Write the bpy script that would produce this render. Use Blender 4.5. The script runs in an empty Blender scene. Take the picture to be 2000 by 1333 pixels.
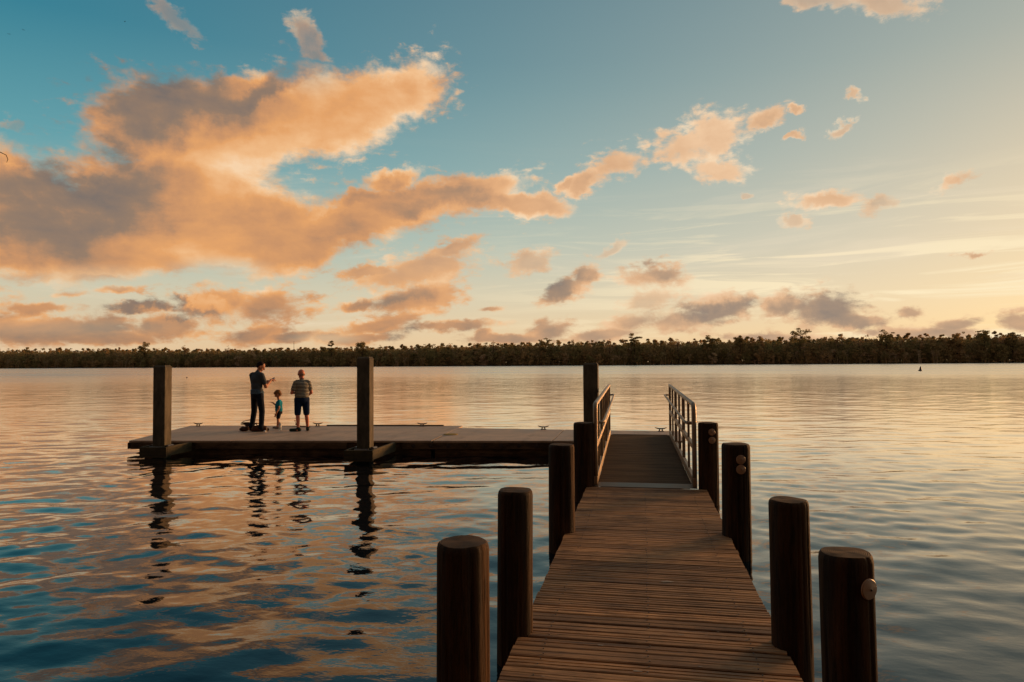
import bpy, bmesh, math, random
import numpy as np
from mathutils import Vector, Matrix, Euler
random.seed(7); rng = np.random.default_rng(7)
R = math.radians
S = bpy.context.scene
COL = S.collection

# ------------------------------------------------------------------ camera
cam_d = bpy.data.cameras.new('camera'); cam = bpy.data.objects.new('camera', cam_d); COL.objects.link(cam)
EYE = 1.97
_yaw, _pitch, _roll = R(10.87), R(1.85), R(-0.37)
_f = Vector((-math.sin(_yaw)*math.cos(_pitch), math.cos(_yaw)*math.cos(_pitch), math.sin(_pitch)))
_r0 = Vector((math.cos(_yaw), math.sin(_yaw), 0)); _u0 = _r0.cross(_f)
_r = _r0*math.cos(_roll) + _u0*math.sin(_roll); _u = _r.cross(_f)
M4 = Matrix((( _r.x, _u.x, -_f.x, 0), (_r.y, _u.y, -_f.y, 0), (_r.z, _u.z, -_f.z, EYE), (0, 0, 0, 1)))
cam.matrix_world = M4
cam_d.sensor_width = 36.0; cam_d.lens = 24.0; cam_d.clip_start = 0.05; cam_d.clip_end = 6000
S.camera = cam
S.render.resolution_x, S.render.resolution_y = 1024, 682

# ------------------------------------------------------------------ exposure
S.view_settings.view_transform = 'Standard'; S.view_settings.look = 'None'
S.view_settings.exposure = 0.0; S.view_settings.gamma = 1.0
S.cycles.max_bounces = 6; S.cycles.glossy_bounces = 4; S.cycles.diffuse_bounces = 3
S.cycles.transmission_bounces = 4; S.cycles.caustics_reflective = False; S.cycles.caustics_refractive = False

# ------------------------------------------------------------------ sun
SUN_AZ, SUN_EL = R(42), R(4.5)
sd = bpy.data.lights.new('sun', 'SUN'); sd.energy = 4.8; sd.angle = R(12); sd.color = (1.0, 0.48, 0.18)
so = bpy.data.objects.new('sun', sd); COL.objects.link(so)
sdir = Vector((math.sin(SUN_AZ)*math.cos(SUN_EL), math.cos(SUN_AZ)*math.cos(SUN_EL), math.sin(SUN_EL)))
so.rotation_euler = sdir.to_track_quat('Z', 'Y').to_euler(); so.location = (20, 20, 30)

# ------------------------------------------------------------------ node helper
class NB:
    def __init__(s, tree): s.t = tree; s.n = tree.nodes; s.l = tree.links
    def node(s, typ, **kw):
        n = s.n.new(typ)
        for k, v in kw.items(): setattr(n, k, v)
        return n
    def put(s, sock, v):
        if isinstance(v, bpy.types.NodeSocket): s.l.new(v, sock)
        elif v is not None: sock.default_value = v
    def m(s, op, a, b=None, c=None, clamp=False):
        n = s.node('ShaderNodeMath', operation=op, use_clamp=clamp)
        s.put(n.inputs[0], a)
        if b is not None: s.put(n.inputs[1], b)
        if c is not None: s.put(n.inputs[2], c)
        return n.outputs[0]
    def v(s, op, a, b=None, scale=None):
        n = s.node('ShaderNodeVectorMath', operation=op)
        s.put(n.inputs[0], a)
        if b is not None: s.put(n.inputs[1], b)
        if scale is not None: s.put(n.inputs['Scale'], scale)
        return n.outputs['Value'] if op in ('LENGTH', 'DOT_PRODUCT') else n.outputs[0]
    def xyz(s, x, y, z=0.0):
        n = s.node('ShaderNodeCombineXYZ'); s.put(n.inputs[0], x); s.put(n.inputs[1], y); s.put(n.inputs[2], z); return n.outputs[0]
    def sep(s, v):
        n = s.node('ShaderNodeSeparateXYZ'); s.put(n.inputs[0], v); return n.outputs
    def noise(s, vec, scale, detail=2.0, rough=0.5, dist=0.0, color=False, dim='3D'):
        n = s.node('ShaderNodeTexNoise'); n.noise_dimensions = dim
        s.put(n.inputs['Vector'], vec); n.inputs['Scale'].default_value = scale
        n.inputs['Detail'].default_value = detail; n.inputs['Roughness'].default_value = rough
        n.inputs['Distortion'].default_value = dist
        return n.outputs['Color' if color else 'Fac']
    def ss(s, x, a, b, lo=0.0, hi=1.0):
        n = s.node('ShaderNodeMapRange', interpolation_type='SMOOTHSTEP')
        s.put(n.inputs[0], x)
        for i, q in enumerate((a, b, lo, hi)): s.put(n.inputs[i+1], q)
        return n.outputs[0]
    def lin(s, x, a, b, lo=0.0, hi=1.0):
        n = s.node('ShaderNodeMapRange'); s.put(n.inputs[0], x)
        for i, q in enumerate((a, b, lo, hi)): s.put(n.inputs[i+1], q)
        return n.outputs[0]
    def mix(s, f, a, b, mode='MIX'):
        n = s.node('ShaderNodeMix', data_type='RGBA', blend_type=mode); n.clamp_factor = True
        s.put(n.inputs[0], f); s.put(n.inputs[6], a); s.put(n.inputs[7], b); return n.outputs[2]
    def ramp(s, x, stops):
        n = s.node('ShaderNodeValToRGB'); s.put(n.inputs[0], x); e = n.color_ramp.elements
        while len(e) < len(stops): e.new(0.5)
        for q, (p, c) in zip(e, stops): q.position = p; q.color = c if len(c) == 4 else (*c, 1)
        return n.outputs[0]

def lin1(c): c /= 255.0; return c/12.92 if c <= .04045 else ((c+.055)/1.055)**2.4
def rgb(r, g, b): return (lin1(r), lin1(g), lin1(b), 1.0)

# ------------------------------------------------------------------ world: evening sky with clouds, laid out by azimuth and elevation
# each cloud mass: azimuth, elevation, tilt, half length, half height (radians)
CLOUDS = [
 (-0.7699,0.1657,0.0987,0.138,0.0709),(-0.8359,0.1883,0.13,0.0777,0.0819),(-0.6573,0.2085,0.0949,0.1634,0.0909),(-0.6582,0.3071,0.2253,0.1079,0.0614),
 (-0.5834,0.3514,0.2579,0.1061,0.0369),(-0.547,0.3142,0.3823,0.1644,0.0664),(-0.4187,0.347,0.4455,0.1238,0.0549),(-0.3567,0.3751,0.2053,0.078,0.0404),
 (-0.5693,0.1856,0.1558,0.1575,0.0623),(-0.4469,0.1922,0.1644,0.1527,0.0352),(-0.3384,0.2281,0.1778,0.1484,0.0356),(-0.2374,0.2497,0.2035,0.083,0.03),
 (-0.1658,0.2294,-0.1449,0.0755,0.0216),(-0.499,0.1582,0.3087,0.0901,0.0348),(-0.3641,0.264,0.3349,0.0532,0.0208),(-0.4114,0.2291,0.0434,0.0432,0.0169),
 (-0.7317,0.1345,0.0724,0.1664,0.0305),(-0.6534,0.439,-0.5321,0.041,0.0153),(-0.4792,0.4228,-0.8534,0.046,0.0183),(-0.034,0.2893,0.1155,0.0484,0.0308),
 (-0.0828,0.2577,0.4383,0.0381,0.0159),(-0.1068,0.2555,0.3917,0.0266,0.0101),(0.0606,0.3005,0.0885,0.0465,0.026),(0.096,0.3129,0.0752,0.0539,0.0324),
 (0.1713,0.3245,0.4096,0.0317,0.0136),(0.1023,0.27,-0.0835,0.0543,0.0183),(0.2115,0.3347,-0.1372,0.0091,0.0063),(0.2797,0.3355,-0.1629,0.011,0.0073),
 (0.2134,0.3,0.2311,0.0125,0.006),(0.2637,0.3033,0.3161,0.0142,0.0059),(0.3985,0.2147,0.3059,0.0237,0.0111),(0.2525,0.2101,-0.0477,0.0525,0.0158),
 (0.2015,0.1868,-0.0819,0.0181,0.0149),(0.3181,0.1997,0.2768,0.0239,0.0117),(0.1461,0.2288,-0.0835,0.0095,0.0061),(0.3208,0.4356,-0.3721,0.0611,0.0182),
 (0.236,0.4613,-0.4045,0.0859,0.0141),(-0.8201,0.2778,0.1828,0.0171,0.0069),(-0.8272,0.2536,-0.2484,0.0315,0.0177),(-0.3201,0.1355,0.2187,0.1151,0.0308),
 (-0.3386,0.0933,0.2174,0.092,0.0288),(-0.4112,0.0852,0.2784,0.0345,0.0124),(-0.2716,0.1639,0.1778,0.0525,0.0161),(-0.1589,0.1452,0.2471,0.0391,0.0163),
 (-0.0466,0.165,0.4049,0.0337,0.0096),(-0.1142,0.1001,0.4215,0.0458,0.0182),(-0.0767,0.1254,0.503,0.0251,0.0178),(0.015,0.123,0.1094,0.0576,0.0219),
 (0.0052,0.0867,0.1891,0.0416,0.0215),(-0.0112,0.059,0.1599,0.0447,0.018),(0.1026,0.0754,0.1161,0.0562,0.0263),(0.0606,0.0598,0.068,0.0677,0.0195),
 (0.2404,0.0666,0.0008,0.0626,0.0266),(0.1864,0.0741,0.1511,0.0274,0.0204),(0.2677,0.052,0.0644,0.0464,0.0148),(0.3407,0.0625,-0.044,0.015,0.0087),
 (0.3892,0.0452,0.0669,0.0354,0.0107),(0.4474,0.0441,-0.0406,0.028,0.0162),(0.3512,0.0363,-0.0293,0.0794,0.0094),(-0.5944,0.0849,0.1233,0.0551,0.0335),
 (-0.5358,0.0795,0.1138,0.0736,0.0292),(-0.6588,0.0481,0.1729,0.0461,0.0244),(-0.6856,0.0753,0.0333,0.0503,0.0104),(-0.7946,0.0694,0.04,0.0489,0.0083),
 (-0.7685,0.0472,0.0647,0.0962,0.0199),(-0.8102,0.1011,0.1691,0.0453,0.0109),(-0.7314,0.109,0.0575,0.0554,0.0102),(-0.7637,0.0926,0.2555,0.0207,0.0091),
 (-0.5554,0.0426,0.1585,0.0504,0.0145),(-0.3824,0.0524,0.1456,0.0661,0.0135),(-0.2795,0.0555,0.0335,0.0858,0.0091),(-0.1296,0.0479,0.1304,0.0395,0.0164),
 (-0.2347,0.0412,0.4317,0.0201,0.011),(-0.4536,0.0361,0.0934,0.0302,0.0071),(-0.2195,0.0793,-0.0041,0.0245,0.0055),(-0.5946,0.1261,0.0465,0.0446,0.0109),
 (-0.4112,0.034,0.0547,0.0617,0.0107),(0.4067,0.1232,-0.0903,0.0207,0.0049),(-0.8043,0.0402,0.0204,0.0867,0.0194),(-0.7194,0.034,0.0124,0.0967,0.0111),
 (-0.5087,0.0373,0.0055,0.052,0.0087),(-0.2047,0.0373,-0.0059,0.0865,0.0082),(-0.0553,0.0397,0.0585,0.0708,0.0109),(0.1694,0.0325,-0.0191,0.0884,0.0086),
 (-0.7088,0.0973,0.147,0.0329,0.0063),(-0.3969,0.1328,0.1962,0.0435,0.0116),
]
NBIG = 17          # the first ones make up the big cloud bank
GREY = [
 (-0.6823,0.3311,0.209,0.1624,0.06,1.0),(-0.7598,0.21,0.1226,0.108,0.0612,1.0),(-0.811,0.1615,0.1054,0.0803,0.054,0.75),(-0.5306,0.3767,0.2723,0.1035,0.0246,0.9),
 (-0.3384,0.2494,0.1626,0.1485,0.024,0.35),(-0.0991,0.111,0.4191,0.0595,0.0335,0.9),(0.1027,0.0768,0.0611,0.0826,0.0287,1.0),(0.2466,0.0684,-0.0389,0.0865,0.0306,1.0),
 (-0.3824,0.0907,0.1874,0.0581,0.019,0.6),(-0.6561,0.0796,0.0327,0.0781,0.012,0.8),(-0.4539,0.1742,0.1273,0.2117,0.0283,0.2),(-0.3236,0.232,0.1577,0.1266,0.0242,0.5),
 (-0.6559,0.0495,0.0176,0.036,0.0201,0.5),(0.0043,0.1306,0.0559,0.0652,0.0161,0.35),
]
BRIGHT = [
 (-0.5367,0.2724,0.39,0.1375,0.0585,1.0),(-0.3678,0.3041,0.3676,0.0813,0.034,1.0),(-0.1881,0.2689,0.1572,0.0604,0.0213,0.8),(-0.397,0.343,0.3754,0.1248,0.0593,0.8),
 (-0.8273,0.2593,-0.2438,0.0382,0.0153,1.0),(0.0922,0.2945,-0.0026,0.0976,0.0406,0.8),(-0.5949,0.1602,0.0605,0.1021,0.0339,0.5),(0.3932,0.2155,-0.1442,0.0319,0.0182,1.0),
 (-0.5945,0.0987,0.035,0.0382,0.0151,0.9),
]
THIN = [
 (-0.6411,0.4355,-0.5357,0.0721,0.0579,0.75),(-0.4827,0.4286,0.1078,0.0632,0.055,0.6),(0.236,0.4585,-0.3321,0.0788,0.022,0.45),(0.3237,0.435,-0.2183,0.0652,0.0276,0.3),
 (-0.8201,0.2778,0.1828,0.0302,0.0171,0.75),(-0.7314,0.109,0.0575,0.0886,0.0166,0.35),(-0.5946,0.1261,0.0465,0.0637,0.0178,0.6),(0.3181,0.1997,0.0788,0.0343,0.0193,0.45),
 (-0.3238,0.1413,0.2197,0.141,0.0366,0.15),(-0.1589,0.1452,0.2471,0.0601,0.0252,0.35),(-0.0466,0.165,0.3173,0.0513,0.022,0.5),(0.1461,0.2288,-0.0835,0.0203,0.0136,0.5),
 (0.2015,0.1868,-0.0819,0.0323,0.0271,0.35),(0.0052,0.0867,0.1536,0.0578,0.025,0.35),(0.2701,0.3124,-0.1504,0.0308,0.0372,0.35),(-0.4536,0.0361,0.0031,0.049,0.0101,0.5),
 (-0.7685,0.0472,0.0231,0.137,0.0126,0.15),
]
W = bpy.data.worlds.new('World'); S.world = W; W.use_nodes = True
W.node_tree.nodes.clear(); w = NB(W.node_tree)
tc = w.node('ShaderNodeTexCoord'); D = tc.outputs['Generated']
dx, dy, dz = w.sep(D)
az = w.m('ARCTAN2', dx, dy)
el = w.m('ARCSINE', w.m('MINIMUM', w.m('MAXIMUM', dz, -0.999), 0.999))
ela = w.m('ABSOLUTE', el)
P = w.xyz(az, ela)
e01 = w.m('DIVIDE', ela, math.pi/2)
def st(L): return [(d/90.0, rgb(*c)) for d, c in L]
skyL = w.ramp(e01, st([(0, (234, 196, 152)), (2.5, (226, 202, 166)), (5.5, (210, 204, 178)), (10, (160, 188, 180)), (16, (98, 162, 172)), (24, (52, 129, 150)), (38, (36, 96, 124)), (62, (140, 140, 138)), (90, (165, 152, 142))]))
skyR = w.ramp(e01, st([(0, (250, 206, 150)), (2, (252, 218, 168)), (5, (244, 220, 182)), (9, (228, 212, 186)), (15, (204, 197, 178)), (22, (172, 178, 168)), (30, (146, 160, 158)), (44, (96, 122, 132)), (62, (150, 142, 136)), (90, (165, 152, 142))]))
t = w.m('POWER', w.lin(az, R(-52), R(28)), 1.45)
base = w.mix(t, skyL, skyR)
# pale glow towards the hidden sun
sunv = (math.sin(R(31)), math.cos(R(31)), math.sin(R(4)))
ca = w.v('DOT_PRODUCT', D, sunv)
glow = w.m('POWER', w.m('MAXIMUM', ca, 0.0), 48.0)
base = w.mix(w.m('MULTIPLY', glow, 0.30), base, rgb(255, 222, 160))
# physical sky blended in
sky = w.node('ShaderNodeTexSky', sky_type='NISHITA'); sky.sun_disc = False
sky.sun_elevation = SUN_EL; sky.sun_rotation = SUN_AZ
phys = w.v('SCALE', sky.outputs[0], scale=0.10)
base = w.mix(0.06, base, phys)
# dusk away from the sunset
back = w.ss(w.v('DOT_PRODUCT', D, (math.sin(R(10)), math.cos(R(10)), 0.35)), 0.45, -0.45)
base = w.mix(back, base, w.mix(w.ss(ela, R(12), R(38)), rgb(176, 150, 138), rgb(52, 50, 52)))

# cirrus streaks low on the right
Pc = w.node('ShaderNodeMapping'); w.put(Pc.inputs[0], P); Pc.inputs['Scale'].default_value = (2.6, 34, 1); Pc.inputs['Rotation'].default_value = (0, 0, R(-3.0))
ci = w.noise(Pc.outputs[0], 1.6, 7, 0.6, 0.6, dim='2D')
cm = w.m('MULTIPLY', w.ss(az, R(-22), R(20)), w.ss(ela, R(15), R(6)))
cm = w.m('MULTIPLY', cm, w.ss(ci, 0.47, 0.66))
base = w.mix(w.m('MULTIPLY', cm, 0.9), base, rgb(255, 236, 196))
Pd = w.node('ShaderNodeMapping'); w.put(Pd.inputs[0], P); Pd.inputs['Scale'].default_value = (1.6, 17, 1); Pd.inputs['Location'].default_value = (3, 5, 0); Pd.inputs['Rotation'].default_value = (0, 0, R(5.0))
cj = w.noise(Pd.outputs[0], 1.4, 6, 0.62, 0.4, dim='2D')
cmj = w.m('MULTIPLY', w.ss(cj, 0.52, 0.75), w.m('MULTIPLY', w.ss(ela, R(20), R(6)), 0.35))
base = w.mix(cmj, base, rgb(244, 226, 196))

# clouds
n1 = w.noise(P, 7.0, 9, 0.60, 0.0, color=True, dim='2D')
n2 = w.noise(P, 26.0, 6, 0.62, 0.0, color=True, dim='2D')
warp = w.v('ADD', w.v('SCALE', w.v('SUBTRACT', n1, (.5, .5, .5)), scale=0.055), w.v('SCALE', w.v('SUBTRACT', n2, (.5, .5, .5)), scale=0.034))
lowk = w.lin(ela, 0.02, 0.22, 0.30, 1.0)
Q = w.v('ADD', P, w.v('MULTIPLY', warp, w.xyz(lowk, w.m('MULTIPLY', lowk, 0.85), 0.0)))
def blobs(src, L, soft):
    f = None
    for e in L:
        mp = w.node('ShaderNodeMapping', vector_type='TEXTURE'); w.put(mp.inputs[0], src)
        w.put(mp.inputs['Location'], (e[0], e[1], 0) if f is None else w.xyz(e[0], e[1], f)); mp.inputs['Rotation'].default_value = (0, 0, e[2])
        mp.inputs['Scale'].default_value = (e[3], e[4], 1e6)      # the running value rides along in z so that the chain is evaluated in order
        d = w.v('LENGTH', mp.outputs[0])
        f = d if f is None else (w.m('SMOOTH_MIN', f, d, soft) if soft else w.m('MINIMUM', f, d))
    return f
def spots(src, L):
    f = None
    for e in L:
        mp = w.node('ShaderNodeMapping', vector_type='TEXTURE'); w.put(mp.inputs[0], src)
        w.put(mp.inputs['Location'], (e[0], e[1], 0) if f is None else w.xyz(e[0], e[1], f)); mp.inputs['Rotation'].default_value = (0, 0, e[2])
        mp.inputs['Scale'].default_value = (e[3]*1.25, e[4]*1.25, 1e6)
        d = w.ss(w.v('LENGTH', mp.outputs[0]), 1.1, 0.1, 0.0, e[5])
        f = d if f is None else w.m('MAXIMUM', f, d)
    return f
FB = blobs(Q, CLOUDS[:NBIG], 0.15)
F = w.m('MINIMUM', FB, blobs(Q, CLOUDS[NBIG:], 0.12))
Pm = w.node('ShaderNodeMapping'); w.put(Pm.inputs[0], P); Pm.inputs['Rotation'].default_value = (0, 0, R(-17)); Pm.inputs['Scale'].default_value = (0.85, 1.75, 1)
Pf = Pm.outputs[0]
fb = w.noise(Pf, 13.0, 10, 0.64, 0.1, dim='2D')
fb3 = w.noise(Pf, 52.0, 7, 0.68, 0.1, dim='2D')
offv = (0.026, -0.018, 0.0)
fb2 = w.noise(w.v('ADD', Pf, offv), 10.0, 7, 0.56, 0.1, dim='2D')
fbs = w.noise(Pf, 10.0, 7, 0.56, 0.1, dim='2D')
dens = w.m('ADD', w.m('SUBTRACT', 1.0, F), w.m('MULTIPLY', w.m('SUBTRACT', fb, 0.45), 1.55))
dens = w.m('ADD', dens, w.m('MULTIPLY', w.m('SUBTRACT', fb3, 0.5), w.ss(w.m('SUBTRACT', 1.0, F), 0.2, 0.7, 1.2, 0.4)))
alpha = w.m('POWER', w.ss(dens, -0.14, 0.60), 1.1)
densB = w.m('ADD', w.m('SUBTRACT', 1.04, FB), w.m('ADD', w.m('MULTIPLY', w.m('SUBTRACT', fb, 0.47), 0.62), w.m('MULTIPLY', w.m('SUBTRACT', fb3, 0.5), 0.30)))
alphaB = w.ss(densB, -0.02, 0.40)
alpha = w.m('MAXIMUM', w.m('MULTIPLY', alpha, w.ss(FB, 1.0, 1.12)), alphaB)
relief = w.m('MULTIPLY', w.m('SUBTRACT', fbs, fb2), w.ss(w.m('SUBTRACT', 1.0, F), 0.1, 0.6, 1.4, 0.5))         # + where the cloud thins towards the sun
Qs = w.v('ADD', P, w.v('SCALE', w.v('SUBTRACT', n1, (.5, .5, .5)), scale=0.16))
grey = spots(Qs, GREY)
lowg = w.ss(ela, R(6.5), R(1.5), 0.0, 0.46)
grey = w.m('MAXIMUM', grey, lowg)
core = w.m('MULTIPLY', w.ss(w.m('ADD', w.m('SUBTRACT', 1.0, F), w.m('MULTIPLY', w.m('SUBTRACT', fbs, 0.5), 0.8)), 0.05, 0.7, -0.26, 0.05), w.m('SUBTRACT', 1.0, grey))
bright = spots(Qs, BRIGHT)
lit = w.m('ADD', w.m('SUBTRACT', w.m('ADD', relief, w.m('MULTIPLY', bright, 0.26)), w.m('ADD', core, w.m('MULTIPLY', grey, 0.44))), 0.52)
orange = w.ramp(lit, [(0.0, rgb(124, 111, 104)), (0.22, rgb(150, 123, 103)), (0.42, rgb(202, 146, 102)), (0.62, rgb(230, 164, 104)), (0.82, rgb(244, 190, 136)), (1.0, rgb(250, 212, 170))])
yel = w.ramp(lit, [(0.0, rgb(142, 128, 118)), (0.22, rgb(176, 148, 124)), (0.45, rgb(222, 178, 138)), (0.7, rgb(240, 200, 160)), (1.0, rgb(252, 224, 188))])
ccol = w.mix(w.ss(az, R(-26), R(6)), orange, yel)
alpha = w.m('MULTIPLY', alpha, w.m('SUBTRACT', 1.0, spots(P, THIN)))
alpha = w.m('MULTIPLY', alpha, w.ss(ela, 0.0, 0.02, 0.75, 0.97))
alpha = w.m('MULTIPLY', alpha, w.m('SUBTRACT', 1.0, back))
colr = w.mix(alpha, base, ccol)
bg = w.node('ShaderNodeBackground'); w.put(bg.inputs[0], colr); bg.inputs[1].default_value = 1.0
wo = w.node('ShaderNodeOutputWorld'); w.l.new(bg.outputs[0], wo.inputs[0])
W.cycles.sampling_method = 'MANUAL'; W.cycles.sample_map_resolution = 512

# ------------------------------------------------------------------ object helpers
def tag(o, label=None, cat=None, group=None, kind=None):
    if label: o['label'] = label
    if cat: o['category'] = cat
    if group: o['group'] = group
    if kind: o['kind'] = kind
    return o
def empty(name, loc=(0, 0, 0), rz=0.0, label=None, cat=None, group=None):
    o = bpy.data.objects.new(name, None); COL.objects.link(o); o.location = loc; o.rotation_euler = (0, 0, rz); o.empty_display_size = .1
    return tag(o, label, cat, group)
def link(name, me, mat, parent=None, smooth=False, bevel=0.0):
    o = bpy.data.objects.new(name, me); COL.objects.link(o)
    if mat: me.materials.append(mat)
    if smooth: me.shade_smooth()
    if parent: o.parent = parent
    if bevel:
        b = o.modifiers.new('bevel', 'BEVEL'); b.width = bevel; b.segments = 2; b.limit_method = 'ANGLE'; b.angle_limit = R(35)
    return o
class MB:
    def __init__(s): s.v = []; s.f = []; s.c = []
    def add(s, vs, fs, col=0.5):
        b = len(s.v); s.v += [tuple(p) for p in vs]; s.f += [tuple(i+b for i in f) for f in fs]; s.c += [col]*len(vs); return s
    def box(s, x0, x1, y0, y1, z0, z1, col=0.5, m=None):
        vs = [Vector((x, y, z)) for z in (z0, z1) for x, y in ((x0, y0), (x1, y0), (x1, y1), (x0, y1))]
        if m: vs = [m @ p for p in vs]
        return s.add(vs, [(0, 3, 2, 1), (4, 5, 6, 7), (0, 1, 5, 4), (1, 2, 6, 5), (2, 3, 7, 6), (3, 0, 4, 7)], col)
    def prism(s, poly, z0, z1, col=0.5):
        n = len(poly); vs = [(x, y, z0) for x, y in poly] + [(x, y, z1) for x, y in poly]
        return s.add(vs, [tuple(range(n-1, -1, -1)), tuple(range(n, 2*n))] + [(i, (i+1) % n, n+(i+1) % n, n+i) for i in range(n)], col)
    def bar(s, a, b, wd, ht, col=0.5, up=(0, 0, 1)):
        a, b = Vector(a), Vector(b); d = (b-a).normalized(); x = d.cross(Vector(up))
        if x.length < 1e-4: x = Vector((1, 0, 0))
        x.normalize(); y = x.cross(d).normalized()
        vs = [p + x*sx*wd/2 + y*sy*ht/2 for p in (a, b) for sx, sy in ((-1, -1), (1, -1), (1, 1), (-1, 1))]
        return s.add(vs, [(0, 3, 2, 1), (4, 5, 6, 7), (0, 1, 5, 4), (1, 2, 6, 5), (2, 3, 7, 6), (3, 0, 4, 7)], col)
    def tube(s, pts, r, n=10, col=0.5, cap=True):
        pts = [Vector(p) for p in pts]; rs = r if isinstance(r, (list, tuple)) else [r]*len(pts)
        vs = []; px = None
        for i, p in enumerate(pts):
            d = (pts[min(i+1, len(pts)-1)] - pts[max(i-1, 0)]).normalized()
            if px is None: px = d.orthogonal().normalized()
            px = (px - d*px.dot(d)).normalized(); py = d.cross(px)
            vs += [p + (px*math.cos(2*math.pi*k/n) + py*math.sin(2*math.pi*k/n))*rs[i] for k in range(n)]
        fs = [(i*n+k, i*n+(k+1) % n, (i+1)*n+(k+1) % n, (i+1)*n+k) for i in range(len(pts)-1) for k in range(n)]
        if cap: fs += [tuple(range(n-1, -1, -1)), tuple((len(pts)-1)*n+k for k in range(n))]
        return s.add(vs, fs, col)
    def lathe(s, prof, n=24, m=None, col=0.5):
        vs = [Vector((r*math.cos(2*math.pi*k/n), r*math.sin(2*math.pi*k/n), z)) for r, z in prof for k in range(n)]
        if m: vs = [m @ p for p in vs]
        L = len(prof)
        fs = [(i*n+k, i*n+(k+1) % n, (i+1)*n+(k+1) % n, (i+1)*n+k) for i in range(L-1) for k in range(n)]
        fs += [tuple(range(n-1, -1, -1)), tuple((L-1)*n+k for k in range(n))]
        return s.add(vs, fs, col)
    def build(s, name, mat, parent=None, smooth=False, bevel=0.0):
        me = bpy.data.meshes.new(name); me.from_pydata([tuple(p) for p in s.v], [], s.f); me.update()
        a = me.attributes.new('tint', 'FLOAT', 'POINT'); a.data.foreach_set('value', s.c)
        return link(name, me, mat, parent, smooth, bevel)

# ------------------------------------------------------------------ materials
def mat(name, build):
    m = bpy.data.materials.new(name); m.use_nodes = True; m.node_tree.nodes.clear(); b = NB(m.node_tree)
    out = b.node('ShaderNodeOutputMaterial'); p = b.node('ShaderNodeBsdfPrincipled'); b.l.new(p.outputs[0], out.inputs[0])
    build(b, p); return m
def setp(b, p, col, rough=0.7, metal=0.0, spec=None, bump=None, bs=0.3, bd=0.01):
    b.put(p.inputs['Base Color'], col); b.put(p.inputs['Roughness'], rough); b.put(p.inputs['Metallic'], metal)
    if spec is not None: b.put(p.inputs['Specular IOR Level'], spec)
    if bump is not None:
        n = b.node('ShaderNodeBump'); n.inputs['Strength'].default_value = bs; n.inputs['Distance'].default_value = bd
        b.put(n.inputs['Height'], bump); b.l.new(n.outputs[0], p.inputs['Normal'])
def stretched(b, sx, sy, sz, rot=(0, 0, 0)):
    tcn = b.node('ShaderNodeTexCoord'); mp = b.node('ShaderNodeMapping'); b.l.new(tcn.outputs['Object'], mp.inputs[0])
    mp.inputs['Scale'].default_value = (sx, sy, sz); mp.inputs['Rotation'].default_value = rot; return mp.outputs[0]
def attr(b, name='tint'):
    a = b.node('ShaderNodeAttribute'); a.attribute_name = name; return a.outputs['Fac']

def wood(name, c1, c2, c3, sc, rough=0.75, bump=0.5, bd=0.004, sp=0.35, offset=True):
    def f(b, p):
        v = stretched(b, *sc)
        tint = attr(b)
        if offset: v = b.v('ADD', v, b.xyz(b.m('MULTIPLY', tint, 37.0), b.m('MULTIPLY', tint, 53.0), b.m('MULTIPLY', tint, 17.0)))
        a = b.noise(v, 1.0, 8, 0.68, 0.4); g = b.noise(v, 3.1, 5, 0.7, 0.2)
        col = b.mix(b.ss(a, 0.32, 0.68), c1, c2)
        col = b.mix(b.m('MULTIPLY', b.ss(g, 0.50, 0.70), 0.8), col, c3)
        col = b.mix(1.0, col, b.ramp(tint, [(0, (.45, .42, .40)), (.5, (1, 1, 1)), (1, (1.6, 1.56, 1.5))]), 'MULTIPLY')
        st_n = b.noise(stretched(b, 2.2, 2.2, 1.1), 1.0, 5, .62)
        col = b.mix(1.0, col, b.ramp(st_n, [(.30, (.55, .54, .53)), (.52, (1, 1, 1)), (.75, (1.12, 1.12, 1.1))]), 'MULTIPLY')
        setp(b, p, col, b.lin(a, .3, .7, rough-.1, rough+.1), 0, sp, b.m('ADD', a, b.m('MULTIPLY', g, 0.6)), bump, bd)
    return mat(name, f)
M = {}
M['deck'] = wood('deck_boards', rgb(122, 86, 54), rgb(196, 146, 98), rgb(46, 30, 19), (1.6, 30, 26))
M['pile'] = wood('pile_timber', rgb(34, 24, 14), rgb(84, 56, 30), rgb(9, 7, 4), (11, 11, 0.7), rough=.8, bump=1.0, bd=.02, sp=.2)
M['endgrain'] = None
def f(b, p):
    tcn = b.node('ShaderNodeTexCoord'); x, y, z = b.sep(tcn.outputs['Object'])
    nz = b.noise(tcn.outputs['Object'], 9.0, 4, .6)
    r = b.m('SQRT', b.m('ADD', b.m('MULTIPLY', x, x), b.m('MULTIPLY', y, y)))
    ring = b.m('SINE', b.m('MULTIPLY', b.m('ADD', r, b.m('MULTIPLY', nz, .012)), 760.0))
    col = b.mix(b.ss(ring, -.6, .8), rgb(44, 30, 20), rgb(92, 66, 42))
    col = b.mix(b.ss(nz, .45, .65), col, rgb(58, 42, 30))
    setp(b, p, col, .85, 0, .25, ring, .6, .0015)
M['endgrain'] = mat('pile_end_grain', f)
M['frame_wood'] = wood('guide_frame_timber', rgb(48, 41, 24), rgb(84, 72, 44), rgb(22, 19, 12), (2.5, 2.5, 9), rough=.85)
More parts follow.
